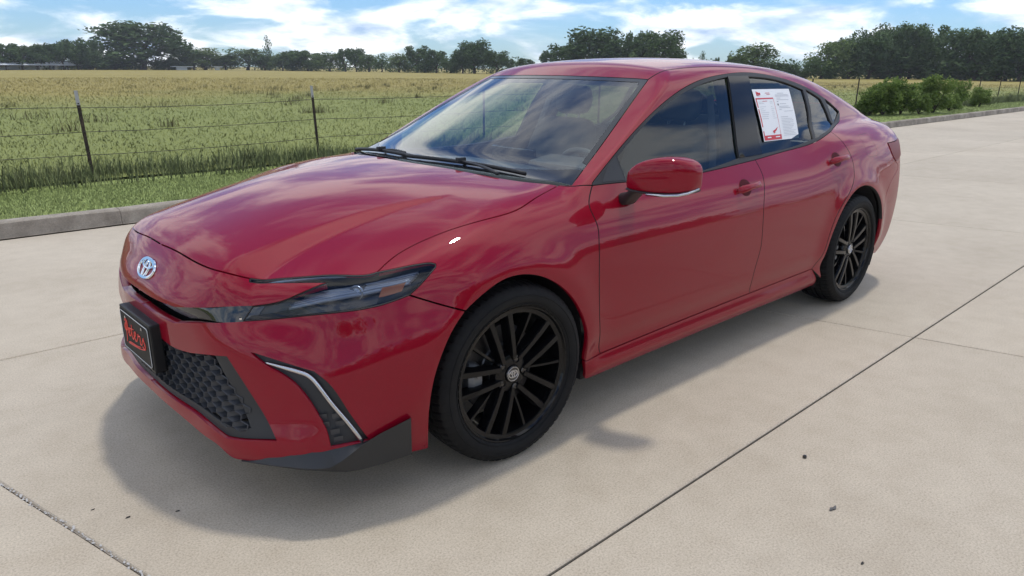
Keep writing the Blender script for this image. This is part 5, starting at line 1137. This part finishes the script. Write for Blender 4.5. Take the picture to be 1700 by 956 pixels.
for lv in (.845, .60, .37, .13):
    pts = []
    for i in range(len(post_xyz)-1):
        (A, B), (C_2, D_) = post_xyz[i], post_xyz[i+1]; p, q = A+(B-A)*(lv*.99), C_2+(D_-C_2)*(lv*.99); p = p+Vector((0, .014, 0)); q = q+Vector((0, .014, 0)); sag = rf.uniform(.004, .028)
        for k in range(10): u_ = k/10; pts.append(p+(q-p)*u_-Vector((0, 0, sag*4*u_*(1-u_)-rf.uniform(-.003, .003))))
    mb = MB(); mb.tube(pts, .0035, 5)
    for i in range(0, 120, 3):
        if i >= len(pts)-1: break
        for kk in range(3):
            p = pts[i]+(pts[i+1]-pts[i])*kk/3; mb.tube([p+Vector((rf.uniform(-.012, .012), -.012, -.014)), p+Vector((rf.uniform(-.01, .01), .012, .016))], .0016, 3)
    o = mb.build("wire", m_wire, fence); o.location = (.6, 6.95, -.14)
# ---------------------------------------------------------------- trees
def leafmat(name, a, b, c, tr=.25):
    m = mat(name, b, .7); t = m.node_tree; at = t.nodes.new("ShaderNodeAttribute"); at.attribute_name = "rnd"; oi = t.nodes.new("ShaderNodeObjectInfo")
    f = M('ADD', M('MULTIPLY', at.outputs["Fac"], .75, tree=t), M('MULTIPLY', oi.outputs["Random"], .25, tree=t), tree=t); col = ramp(t, f, [(.15, a), (.5, b), (.9, c)])
    base(m, col); p = t.nodes["Principled BSDF"]; p.inputs["Specular IOR Level"].default_value = .2
    ge = t.nodes.new("ShaderNodeNewGeometry"); vs = t.nodes.new("ShaderNodeVectorMath"); vs.operation = 'SCALE'; vs.inputs[3].default_value = .8; t.links.new(ge.outputs["Normal"], vs.inputs[0]); va = t.nodes.new("ShaderNodeVectorMath"); va.operation = 'ADD'; va.inputs[1].default_value = (0, 0, .7); t.links.new(vs.outputs[0], va.inputs[0]); vn = t.nodes.new("ShaderNodeVectorMath"); vn.operation = 'NORMALIZE'; t.links.new(va.outputs[0], vn.inputs[0]); t.links.new(vn.outputs[0], p.inputs["Normal"])
    tl = t.nodes.new("ShaderNodeBsdfTranslucent"); t.links.new(col, tl.inputs[0]); mx = t.nodes.new("ShaderNodeMixShader"); mx.inputs[0].default_value = tr; out = t.nodes["Material Output"]
    t.links.new(p.outputs[0], mx.inputs[1]); t.links.new(tl.outputs[0], mx.inputs[2]); t.links.new(mx.outputs[0], out.inputs[0]); return m
m_leaf = leafmat("dark_leaves", (.032, .064, .020), (.060, .108, .032), (.098, .152, .048)); m_leaf2 = leafmat("light_leaves", (.062, .105, .030), (.105, .160, .046), (.150, .205, .066)); m_leaf3 = leafmat("bush_leaves", (.065, .110, .022), (.145, .220, .045), (.225, .300, .080), .42)
m_bark = mat("bark", (.060, .048, .038), .9)
def leaf_mesh(name, blobs, n, size, g, squash=.8, clump=.0):
    """blobs: (x, y, z, rx, rz) ellipsoids; leaves as small bent quads spread mostly near each blob's skin"""
    w = np.array([b[3]**2*b[4] for b in blobs])**.75; w /= w.sum(); bi = g.choice(len(blobs), n, p=w); B = np.array(blobs)[bi]
    d = g.normal(size=(n, 3)); d /= np.linalg.norm(d, axis=1, keepdims=True); rad = np.clip(1-np.abs(g.normal(0, .30, n)), .15, 1.25)
    # twigs: push some groups of leaves outwards for a ragged outline
    key = np.floor((d+1)*3.2).astype(int) @ np.array([1, 17, 131])+bi*977; rr_ = np.random.default_rng(3).random(4096)[key % 4096]; rad = rad*(.72+.50*rr_)
    keep = rr_ > clump; P = B[:, :3]+d*rad[:, None]*np.stack([B[:, 3], B[:, 3], B[:, 4]], -1); P = P[keep]; d = d[keep]; rr_ = rr_[keep]; n = len(P)
    s = size*g.uniform(.55, 1.35, n); a = g.normal(size=(n, 3)); a /= np.linalg.norm(a, axis=1, keepdims=True); nn = d*.6+a*.9; nn /= np.linalg.norm(nn, axis=1, keepdims=True)
    u = np.cross(nn, g.normal(size=(n, 3))); u /= np.linalg.norm(u, axis=1, keepdims=True); v = np.cross(nn, u)
    V = np.empty((n, 4, 3)); V[:, 0] = P-u*s[:, None]; V[:, 1] = P-v*s[:, None]*.55+nn*s[:, None]*.2; V[:, 2] = P+u*s[:, None]; V[:, 3] = P+v*s[:, None]*.55+nn*s[:, None]*.2
    me = bpy.data.meshes.new(name); me.vertices.add(n*4); me.vertices.foreach_set("co", V.reshape(-1)); me.loops.add(n*4); me.loops.foreach_set("vertex_index", np.arange(n*4, dtype=np.int32)); me.polygons.add(n); me.polygons.foreach_set("loop_start", np.arange(0, n*4, 4, dtype=np.int32)); me.polygons.foreach_set("loop_total", np.full(n, 4, np.int32))
    at = me.attributes.new("rnd", 'FLOAT', 'POINT'); at.data.foreach_set("value", np.repeat(np.clip(.55*rr_+.45*g.random(n), 0, 1), 4).astype(np.float32)); me.update(calc_edges=True); return me
def blobset(kind, g):
    """unit tree: height 1, width 1"""
    o = []
    if kind == 7:
        for k in range(9): z = .25+.72*k/8; o.append((g.normal(0, .05), g.normal(0, .05), z, .34*(1.05-z)+.16, .10))
        return o
    if kind == 5:
        for k in range(16): a = g.uniform(0, 6.28); r = g.uniform(0, .36); o.append((r*math.cos(a), r*math.sin(a), g.uniform(.18, .62), g.uniform(.13, .22), g.uniform(.18, .32)))
        return o
    lo, n = {0: (.22, 16), 1: (.20, 18), 2: (.26, 17), 3: (.36, 15), 4: (.16, 30), 6: (.14, 20)}[kind]
    for k in range(n):
        z = lo+.10+(.80-lo)*((k+.5)/n)**.85; prof_ = {0: 1-.75*abs((z-.55)/.5)**2, 1: 1-.8*abs((z-.50)/.55)**2, 2: 1-.7*abs((z-.62)/.5)**2, 3: .9-.8*abs((z-.70)/.45)**2, 4: 1-.72*abs((z-.48)/.58)**2.2, 6: 1-.8*max(0, (z-.35)/.62)**2}[kind]
        a = k*2.4+g.uniform(-.5, .5); r = .36*max(.12, prof_)*g.uniform(.45, 1.0); s = g.uniform(.10, .17)*(1.15 if kind in (4, 6) else 1)*(.85 if kind == 3 else 1); o.append((r*math.cos(a), r*math.sin(a), min(z, .90), s, s*g.uniform(.75, 1.1)))
    return o
def trunk_mesh(kind, g, blobs):
    mb = MB(); top = .78; sw = [(g.normal(0, .012)*i, g.normal(0, .012)*i, top*i/6) for i in range(7)]; mb.tube([(x, y, z-.02) for x, y, z in sw], [.034, .026, .023, .020, .016, .011, .006], 7)
    for b in blobs[::2]:
        z0 = max(.12, b[2]*.55); i = min(5, int(z0/top*6)); p = Vector(sw[i]); mb.tube([p, p+(Vector(b[:3])-p)*.5+Vector((0, 0, -.02)), Vector(b[:3])], [.013, .009, .003], 5)
    return mesh("trunk", mb.v, mb.f)
TM = {}
for kind, nv, nl, size, clump in ((0, 3, 2600, .038, .06), (1, 2, 2600, .038, .06), (2, 3, 2500, .037, .10), (3, 3, 2000, .036, .24), (4, 4, 5200, .029, .09), (5, 3, 2000, .036, .08), (6, 3, 2600, .030, .08), (7, 2, 1100, .036, .25)):
    for v_ in range(nv):
        g = np.random.default_rng(100*kind+v_); bl = blobset(kind, g); cm = leaf_mesh("crown", bl, nl, size, g, clump=clump); cm.materials.append(m_leaf2 if kind == 6 else m_leaf); tm = trunk_mesh(kind, g, bl); tm.materials.append(m_bark); TM[kind, v_] = (cm, tm)
KN = {0: 3, 1: 2, 2: 3, 3: 3, 4: 4, 5: 3, 6: 3, 7: 2}
TREES = [(-29.3, -186.7, 4.8, 5.4, 0), (-32.5, -189.2, 5.1, 5.5, 1), (-35.7, -191.5, 5.1, 4.9, 0), (-38.7, -193.8, 5.6, 5.0, 2), (-41.9, -196.1, 6.0, 5.1, 0), (-45.6, -198.9, 6.7, 6.2, 2), (-48.6, -201.2, 5.0, 5.2, 0), (-50.8, -202.7, 6.8, 3.5, 3), (-62.8, -208.0, 11.2, 19.1, 4), (-55.4, -206.2, 4.9, 12.6, 5), (-48.6, -201.2, 3.4, 7.7, 5), (-69.4, -208.6, 3.7, 7.4, 5), (-73.5, -209.0, 6.1, 5.6, 3), (-79.4, -209.5, 5.3, 11.7, 6), (-76.3, -209.2, 4.5, 7.5, 6), (-85.5, -210.1, 4.0, 6.5, 0), (-90.5, -206.6, 5.5, 12.2, 6), (-91.8, -195.7, 8.2, 2.7, 7), (-91.5, -197.9, 4.0, 6.6, 0), (-93.1, -184.2, 4.9, 8.7, 1), (-92.5, -189.0, 4.3, 5.3, 6), (-93.8, -177.3, 4.7, 7.5, 0), (-94.9, -168.0, 4.3, 7.8, 6), (-95.6, -161.7, 5.4, 4.1, 3), (-96.1, -157.4, 5.2, 4.1, 2), (-96.6, -152.8, 3.8, 5.2, 6), (-97.1, -148.0, 3.9, 4.5, 7), (-97.8, -141.6, 3.8, 5.3, 6), (-98.5, -135.9, 5.4, 5.7, 3), (-99.2, -129.7, 4.7, 5.0, 2), (-98.8, -133.2, 3.3, 5.6, 5), (-99.7, -125.2, 3.7, 4.1, 5), (-100.5, -118.2, 6.0, 7.1, 4), (-100.1, -121.6, 4.6, 4.3, 2), (-100.9, -111.8, 4.3, 5.1, 2), (-101.0, -108.7, 3.0, 3.0, 3), (-101.3, -104.1, 3.0, 3.2, 3), (-101.6, -98.1, 4.2, 3.6, 3), (-101.8, -93.3, 5.4, 5.4, 2), (-102.1, -86.9, 7.5, 8.9, 4), (-102.3, -81.9, 5.8, 5.6, 2), (-102.5, -78.4, 6.9, 3.7, 3), (-102.8, -73.2, 6.9, 7.1, 4), (-102.6, -76.4, 5.2, 4.8, 2), (-103.1, -65.0, 3.6, 1.5, 7), (-103.3, -62.5, 3.0, 1.0, 3), (-103.4, -59.7, 3.3, 2.2, 2), (-103.6, -56.2, 4.6, 6.6, 6), (-103.8, -51.8, 2.9, 4.5, 5), (-103.9, -48.5, 1.6, 2.3, 5), (-106.1, -45.4, 4.9, 5.7, 6), (-104.3, -46.0, 3.3, 3.9, 5), (-109.9, -44.3, 5.5, 5.0, 4), (-113.5, -43.1, 6.2, 5.4, 4), (-117.7, -41.8, 7.3, 5.3, 4), (-120.6, -39.9, 7.4, 4.7, 4), (-119.0, -37.0, 7.2, 4.7, 3), (-119.8, -41.1, 4.3, 8.6, 5), (-118.1, -35.4, 4.2, 4.2, 2), (-116.0, -31.6, 6.5, 5.5, 4), (-114.6, -29.0, 6.4, 4.4, 3), (-117.2, -33.7, 3.7, 5.2, 5), (-113.2, -26.5, 5.7, 4.9, 4), (-114.7, -29.2, 3.3, 6.0, 5), (-111.5, -23.5, 6.1, 5.8, 4), (-112.5, -25.2, 3.8, 4.9, 5), (-113.4, -21.8, 5.5, 5.9, 4), (-25.1, -184.6, 4.7, 6.3, 0)]
LAB = {66: "broad dark tree cut off by the right edge of the photo", 67: "round tree cut off by the left edge of the photo", 8: "big broad tree with an open right side, tallest on the left treeline", 7: "small round-topped tree just left of the big broad tree", 17: "slim pointed tree rising above the left treeline", 32: "tall dark tree left of the windscreen top, above its neighbours", 39: "broad dark tree standing up behind the front of the car roof", 41: "thin airy tree between two broad dark trees behind the roof", 42: "rounded dark tree right of the airy one behind the car roof", 44: "tiny pointed tree above the middle of the car roof",
       47: "yellow-green rounded tree behind the rear of the car roof", 48: "low dark bushy tree right of the yellow-green one behind the roof", 50: "yellow-green rounded tree at the left end of the right-hand grove", 54: "tall dark tree at the highest point of the right-hand grove", 56: "airy tree with wind-swept top in the right-hand grove", 59: "dark tree right of the gap in the right-hand grove", 64: "large dark tree second from the right edge of the photo",
       3: "dark tree behind the right half of the white building", 0: "dark tree behind the left end of the white building", 28: "open-crowned tree in the treeline left of the tall dark tree"}
GRP = [(0, 8, "dark round tree in the wood behind the long white building", "trees behind the white building"), (8, 12, "shrubby dark tree around the foot of the big broad tree", "shrubby trees round the big broad tree"), (12, 27, "low green tree in the far treeline beyond the fence posts", "far treeline beyond the fence posts"), (27, 38, "dark tree in the treeline left of the windscreen", "treeline left of the windscreen"), (38, 50, "dark tree showing over the car roof", "row showing over the car roof"), (50, 67, "dark tree of the grove at the right of the field", "right-hand grove trees"), (67, 99, "dark tree at the far left end of the treeline", "far left trees")]
rt = random.Random(12); cnt = {}; TR = []
for i, (x, y, h_, w_, k) in enumerate(TREES):
    cnt[k] = cnt.get(k, 0)+1; cm, tm = TM[k, cnt[k] % KN[k]]
    r_ = empty("tree", (x, y, .1), rt.uniform(0, 6.28)); s_ = (w_*1.5, w_*1.5, h_*1.06)
    for nm, me in (("crown", cm), ("trunk", tm)):
        o = bpy.data.objects.new(nm, me); sc.collection.objects.link(o); o.parent = r_; o.scale = s_
    gl__ = next(q for q in GRP if q[0] <= i < q[1])
    TR.append((i, r_, gl__, math.atan2(y-2.623, x-1.645)))
ORD = "first second third fourth fifth sixth seventh eighth ninth tenth eleventh twelfth thirteenth fourteenth fifteenth sixteenth".split()
SHP = {0: "round", 1: "narrow", 2: "upright", 3: "open-crowned", 4: "broad", 5: "shrubby", 6: "light green", 7: "slim"}
for gq in GRP:
    mem = sorted([q for q in TR if q[2] is gq], key=lambda q: -q[3])
    for j, (i, r_, _, _) in enumerate(mem):
        if i in LAB: tag(r_, LAB[i], "tree", gq[3])
        else: tag(r_, "%s tree, %s from the left of the %s" % (SHP[TREES[i][4]], ORD[j], gq[3]), "tree", gq[3])
# undergrowth closing the foot of the treeline (one mass nobody could count)
g = np.random.default_rng(55); pts = [(x, y, w_) for x, y, h_, w_, k in TREES]; blobs = []
for x, y, w_ in pts:
    d_ = math.hypot(x-1.6, y-2.6); fx_, fy_ = (x-1.6)/d_, (y-2.6)/d_
    for k in range(3 if w_ < 7.5 else 8): q = g.uniform(-.6, .6)*max(w_, 4); off = g.uniform(3, 9); blobs.append((x+fx_*off-fy_*q, y+fy_*off+fx_*q, g.uniform(.7, 2.2), g.uniform(1.6, 3.0), g.uniform(1.1, 1.9)))
blobs += [(-62.8+q*1.6-2, -210-abs(q), .9+.5*(q % 2), 2.4, 1.7) for q in range(-6, 7)]
um = leaf_mesh("undergrowth", blobs, 40000, .24, g, clump=.05); um.materials.append(m_leaf); tag(link("undergrowth", um), kind="stuff")
# wood behind the photographer, only seen mirrored in the paint and glass
blobs = []
for k in range(70): x = -22+k*2.6; blobs += [(x, -184+g.normal(0, 3), g.uniform(1.5, 4.0), g.uniform(1.6, 2.8), g.uniform(1.4, 2.4))]
for k in range(60): y = -19+k*2.2; blobs += [(-118+g.normal(0, 3)-.25*(y+19), y, g.uniform(1.5, 4.5), g.uniform(1.6, 2.8), g.uniform(1.4, 2.4))]
um = leaf_mesh("wood_edge", blobs, 12000, .34, g, clump=.05); um.materials.append(m_leaf); tag(link("woodland", um), kind="stuff")
blobs = []
for k in range(170): x = -95+k*.9; blobs += [(x+g.normal(0, 2), 62+g.normal(0, 4), g.uniform(2, 6.5), g.uniform(2.2, 4), g.uniform(2.0, 3.6)), (x, 63+g.normal(0, 2), 1.6, 2.6, 2.0)]
um = leaf_mesh("wood", blobs, 26000, .55, g, clump=.05); um.materials.append(m_leaf); tag(link("woodland", um), kind="stuff")
# ---------------------------------------------------------------- bushes along the fence on the right
BM = []
for v_ in range(4):
    g = np.random.default_rng(700+v_); bl = []
    for k in range(22): a = g.uniform(0, 6.28); r = .34*math.sqrt(g.random()); z = g.uniform(.16, .80); bl.append((r*math.cos(a)*(1.15-.4*z), r*math.sin(a)*(1.15-.4*z), z, g.uniform(.10, .19), g.uniform(.10, .20)))
    cm = leaf_mesh("foliage", bl, 4200, .034, g, clump=.12); cm.materials.append(m_leaf3); mb = MB()
    for k in range(7): b = bl[k]; mb.tube([(0, 0, -.03), (b[0]*.5, b[1]*.5, b[2]*.5), b[:3]], [.018, .012, .004], 5)
    tm = mesh("stem", mb.v, mb.f); tm.materials.append(m_bark); BM.append((cm, tm))
BU = [(-20.91, -6.3, .62, 1.0, "small light bush nearest the car's tail"), (-20.9, -6.15, .85, 1.1, "dense leafy bush behind the first fence post past the car"), (-21.4, -5.95, .97, 1.35, "tall dark-hearted bush, left half of the thick hedge clump"), (-22.2, -5.75, .98, 1.35, "broad bush at the middle of the thick hedge clump"), (-23.0, -5.5, .55, .9, "low pale bush filling the dip in the hedge clump"), (-24.1, -5.45, 1.06, 1.45, "rounded tall bush at the right end of the thick hedge clump"), (-27.3, -5.75, .90, 1.0, "conical bush standing alone right of the hedge clump"), (-29.9, -5.75, .68, .95, "small bush on a thin stem near the right-hand fence posts"), (-25.9, -5.55, .50, .95, "low scrubby bush left of the conical one")]
for i, (x, y, h_, w_, lab) in enumerate(BU):
    r_ = empty("bush", (x, y, .13), rt.uniform(0, 6.28)); tag(r_, lab, "bush", "bushes along the fence on the right"); cm, tm = BM[i % 4]
    for nm, me in (("foliage", cm), ("stem", tm)):
        o = bpy.data.objects.new(nm, me); sc.collection.objects.link(o); o.parent = r_; o.scale = (w_*.92, w_*.92, h_*1.18)
# ---------------------------------------------------------------- long white farm building far left
bl_ = empty("farm_building", (-34, -191, .1)); tag(bl_, "long low white building with dark posts at the far left edge of the field", "building")
A, B = Vector((-12.0, -171.0, .1)), Vector((-45.6, -202.2, .1)); dr = (B-A).normalized(); nr = Vector((-dr.y, dr.x, 0)); nr = nr if nr.dot(Vector((1.6, 2.6, 0))-A) > 0 else -nr; ln = (B-A).length; rotz = Matrix.Rotation(math.atan2(dr.y, dr.x), 3, 'Z'); mid = (A+B)/2
def bp(name, c, d, m, par=bl_, sub=False):
    mb = MB(); mb.box(c, d, rot=rotz); o = mb.build(name, m, par); 
    if not sub: o.location = -Vector((-34, -191, .1))
    return o
m_wmetal = mat("white_metal_roof", (.80, .83, .86), .5); m_wwall = mat("pale_wall", (.60, .65, .70), .7); m_dpost = mat("dark_post", (.06, .06, .065), .7)
mb = MB(); e0, e1 = A-dr*.3, B+dr*.3; q = [e0+nr*2.6+Vector((0, 0, 1.12)), e1+nr*2.6+Vector((0, 0, 1.12)), e1-nr*.6+Vector((0, 0, 1.98)), e0-nr*.6+Vector((0, 0, 1.98))]; q2 = [p-Vector((0, 0, .06)) for p in q]; mb.add(q+q2, [(0, 1, 2, 3), (7, 6, 5, 4), (0, 4, 5, 1), (1, 5, 6, 2), (2, 6, 7, 3), (3, 7, 4, 0)]); o = mb.build("roof", m_wmetal, bl_); o.location = (34, 191, -.1)
bp("wall", mid-nr*1.4+Vector((0, 0, .62)), (ln, .2, 1.24), m_wwall)
bp("gutter", mid+nr*2.64+Vector((0, 0, 1.02)), (ln+.6, .10, .09), m_dpost)
for k in range(10): p = A+dr*(ln*(.03+.105*k)); bp("post", p+nr*2.4+Vector((0, 0, .50)), (.22, .22, 1.00), m_dpost)
# two glints of other white roofs behind the treeline foot
for i, (x, y, l_, lab) in enumerate(((-71.5, -204.5, 5.5, "thin white roof edge low under the trees right of the big broad tree"), (-81.0, -204.5, 2.4, "small white roof edge under the trees left of the slim pointed tree"))):
    o = MB().box((x, y, 1.0), (l_, 1.2, .14)).build("shed", m_wmetal); b2 = MB().box((x, y-.3, .5), (l_*.5, .5, .84)).build("wall", m_wwall, o); tag(o, lab, "shed")
# ---------------------------------------------------------------- bits lying on the concrete
m_bit = mat("debris_dark", (.020, .018, .016), .7); m_leafb = mat("dry_leaf", (.11, .085, .06), .8)
mb = MB(); q = MB(); lathe(q, [(0, .0075), (.009, .0075), (.010, .006), (.010, .0035), (.002, .0035)], 6, 'z'); mb.add([(p[0]-.798, p[1]+1.623, p[2]+.001) for p in q.v], q.f); tag(mb.build("hex_nut", m_gloss), "small dark nut lying on the concrete right of the long joint", "nut")
def bit(x, y, s, lab, m=m_leafb, seed=0):
    r = random.Random(seed); v = []
    for k in range(8): a = k*math.pi/4; rr = s*r.uniform(.45, 1); v.append((x+1.6*rr*math.cos(a+seed), y+rr*.6*math.sin(a+seed), .002+r.uniform(0, .3)*s))
    b = [(p[0], p[1], max(.0006, p[2]-.0015)) for p in v]; mb = MB(); mb.loft([[Vector(p) for p in b], [Vector(p) for p in v]]); tag(mb.build("leaf_scrap", m), lab, "leaf scrap")
bit(-.55, 1.84, .016, "grey curled leaf scrap lying below the dark nut", mat("grey_leaf", (.12, .115, .11), .8), 1); bit(-.34, 2.02, .007, "tiny dark scrap at the lower right of the slab", m_bit, 2); bit(1.171, .329, .007, "dark scrap just outside the tip of the car's shadow", m_bit, 3); bit(1.241, .207, .005, "smallest dark scrap left of the car's shadow", m_bit, 4); bit(1.043, .401, .005, "dark scrap lying inside the car's shadow", m_bit, 5); bit(-7.9, 2.6, .012, "dark scrap far back on the sunlit concrete at the right", m_bit, 6)

# ---- air: one even, very thin haze round the whole scene
hz = MB().box((-150, -80, 9.5), (900, 700, 23)).build("haze", bpy.data.materials.new("haze_air")); tag(hz, kind="stuff")
hm = hz.data.materials[0]; hm.use_nodes = True; t = hm.node_tree; t.nodes.clear(); o = t.nodes.new("ShaderNodeOutputMaterial"); pv = t.nodes.new("ShaderNodeVolumePrincipled"); pv.inputs["Color"].default_value = (.93, .97, 1, 1); pv.inputs["Density"].default_value = .00045; pv.inputs["Anisotropy"].default_value = .2
t.links.new(pv.outputs[0], o.inputs["Volume"])
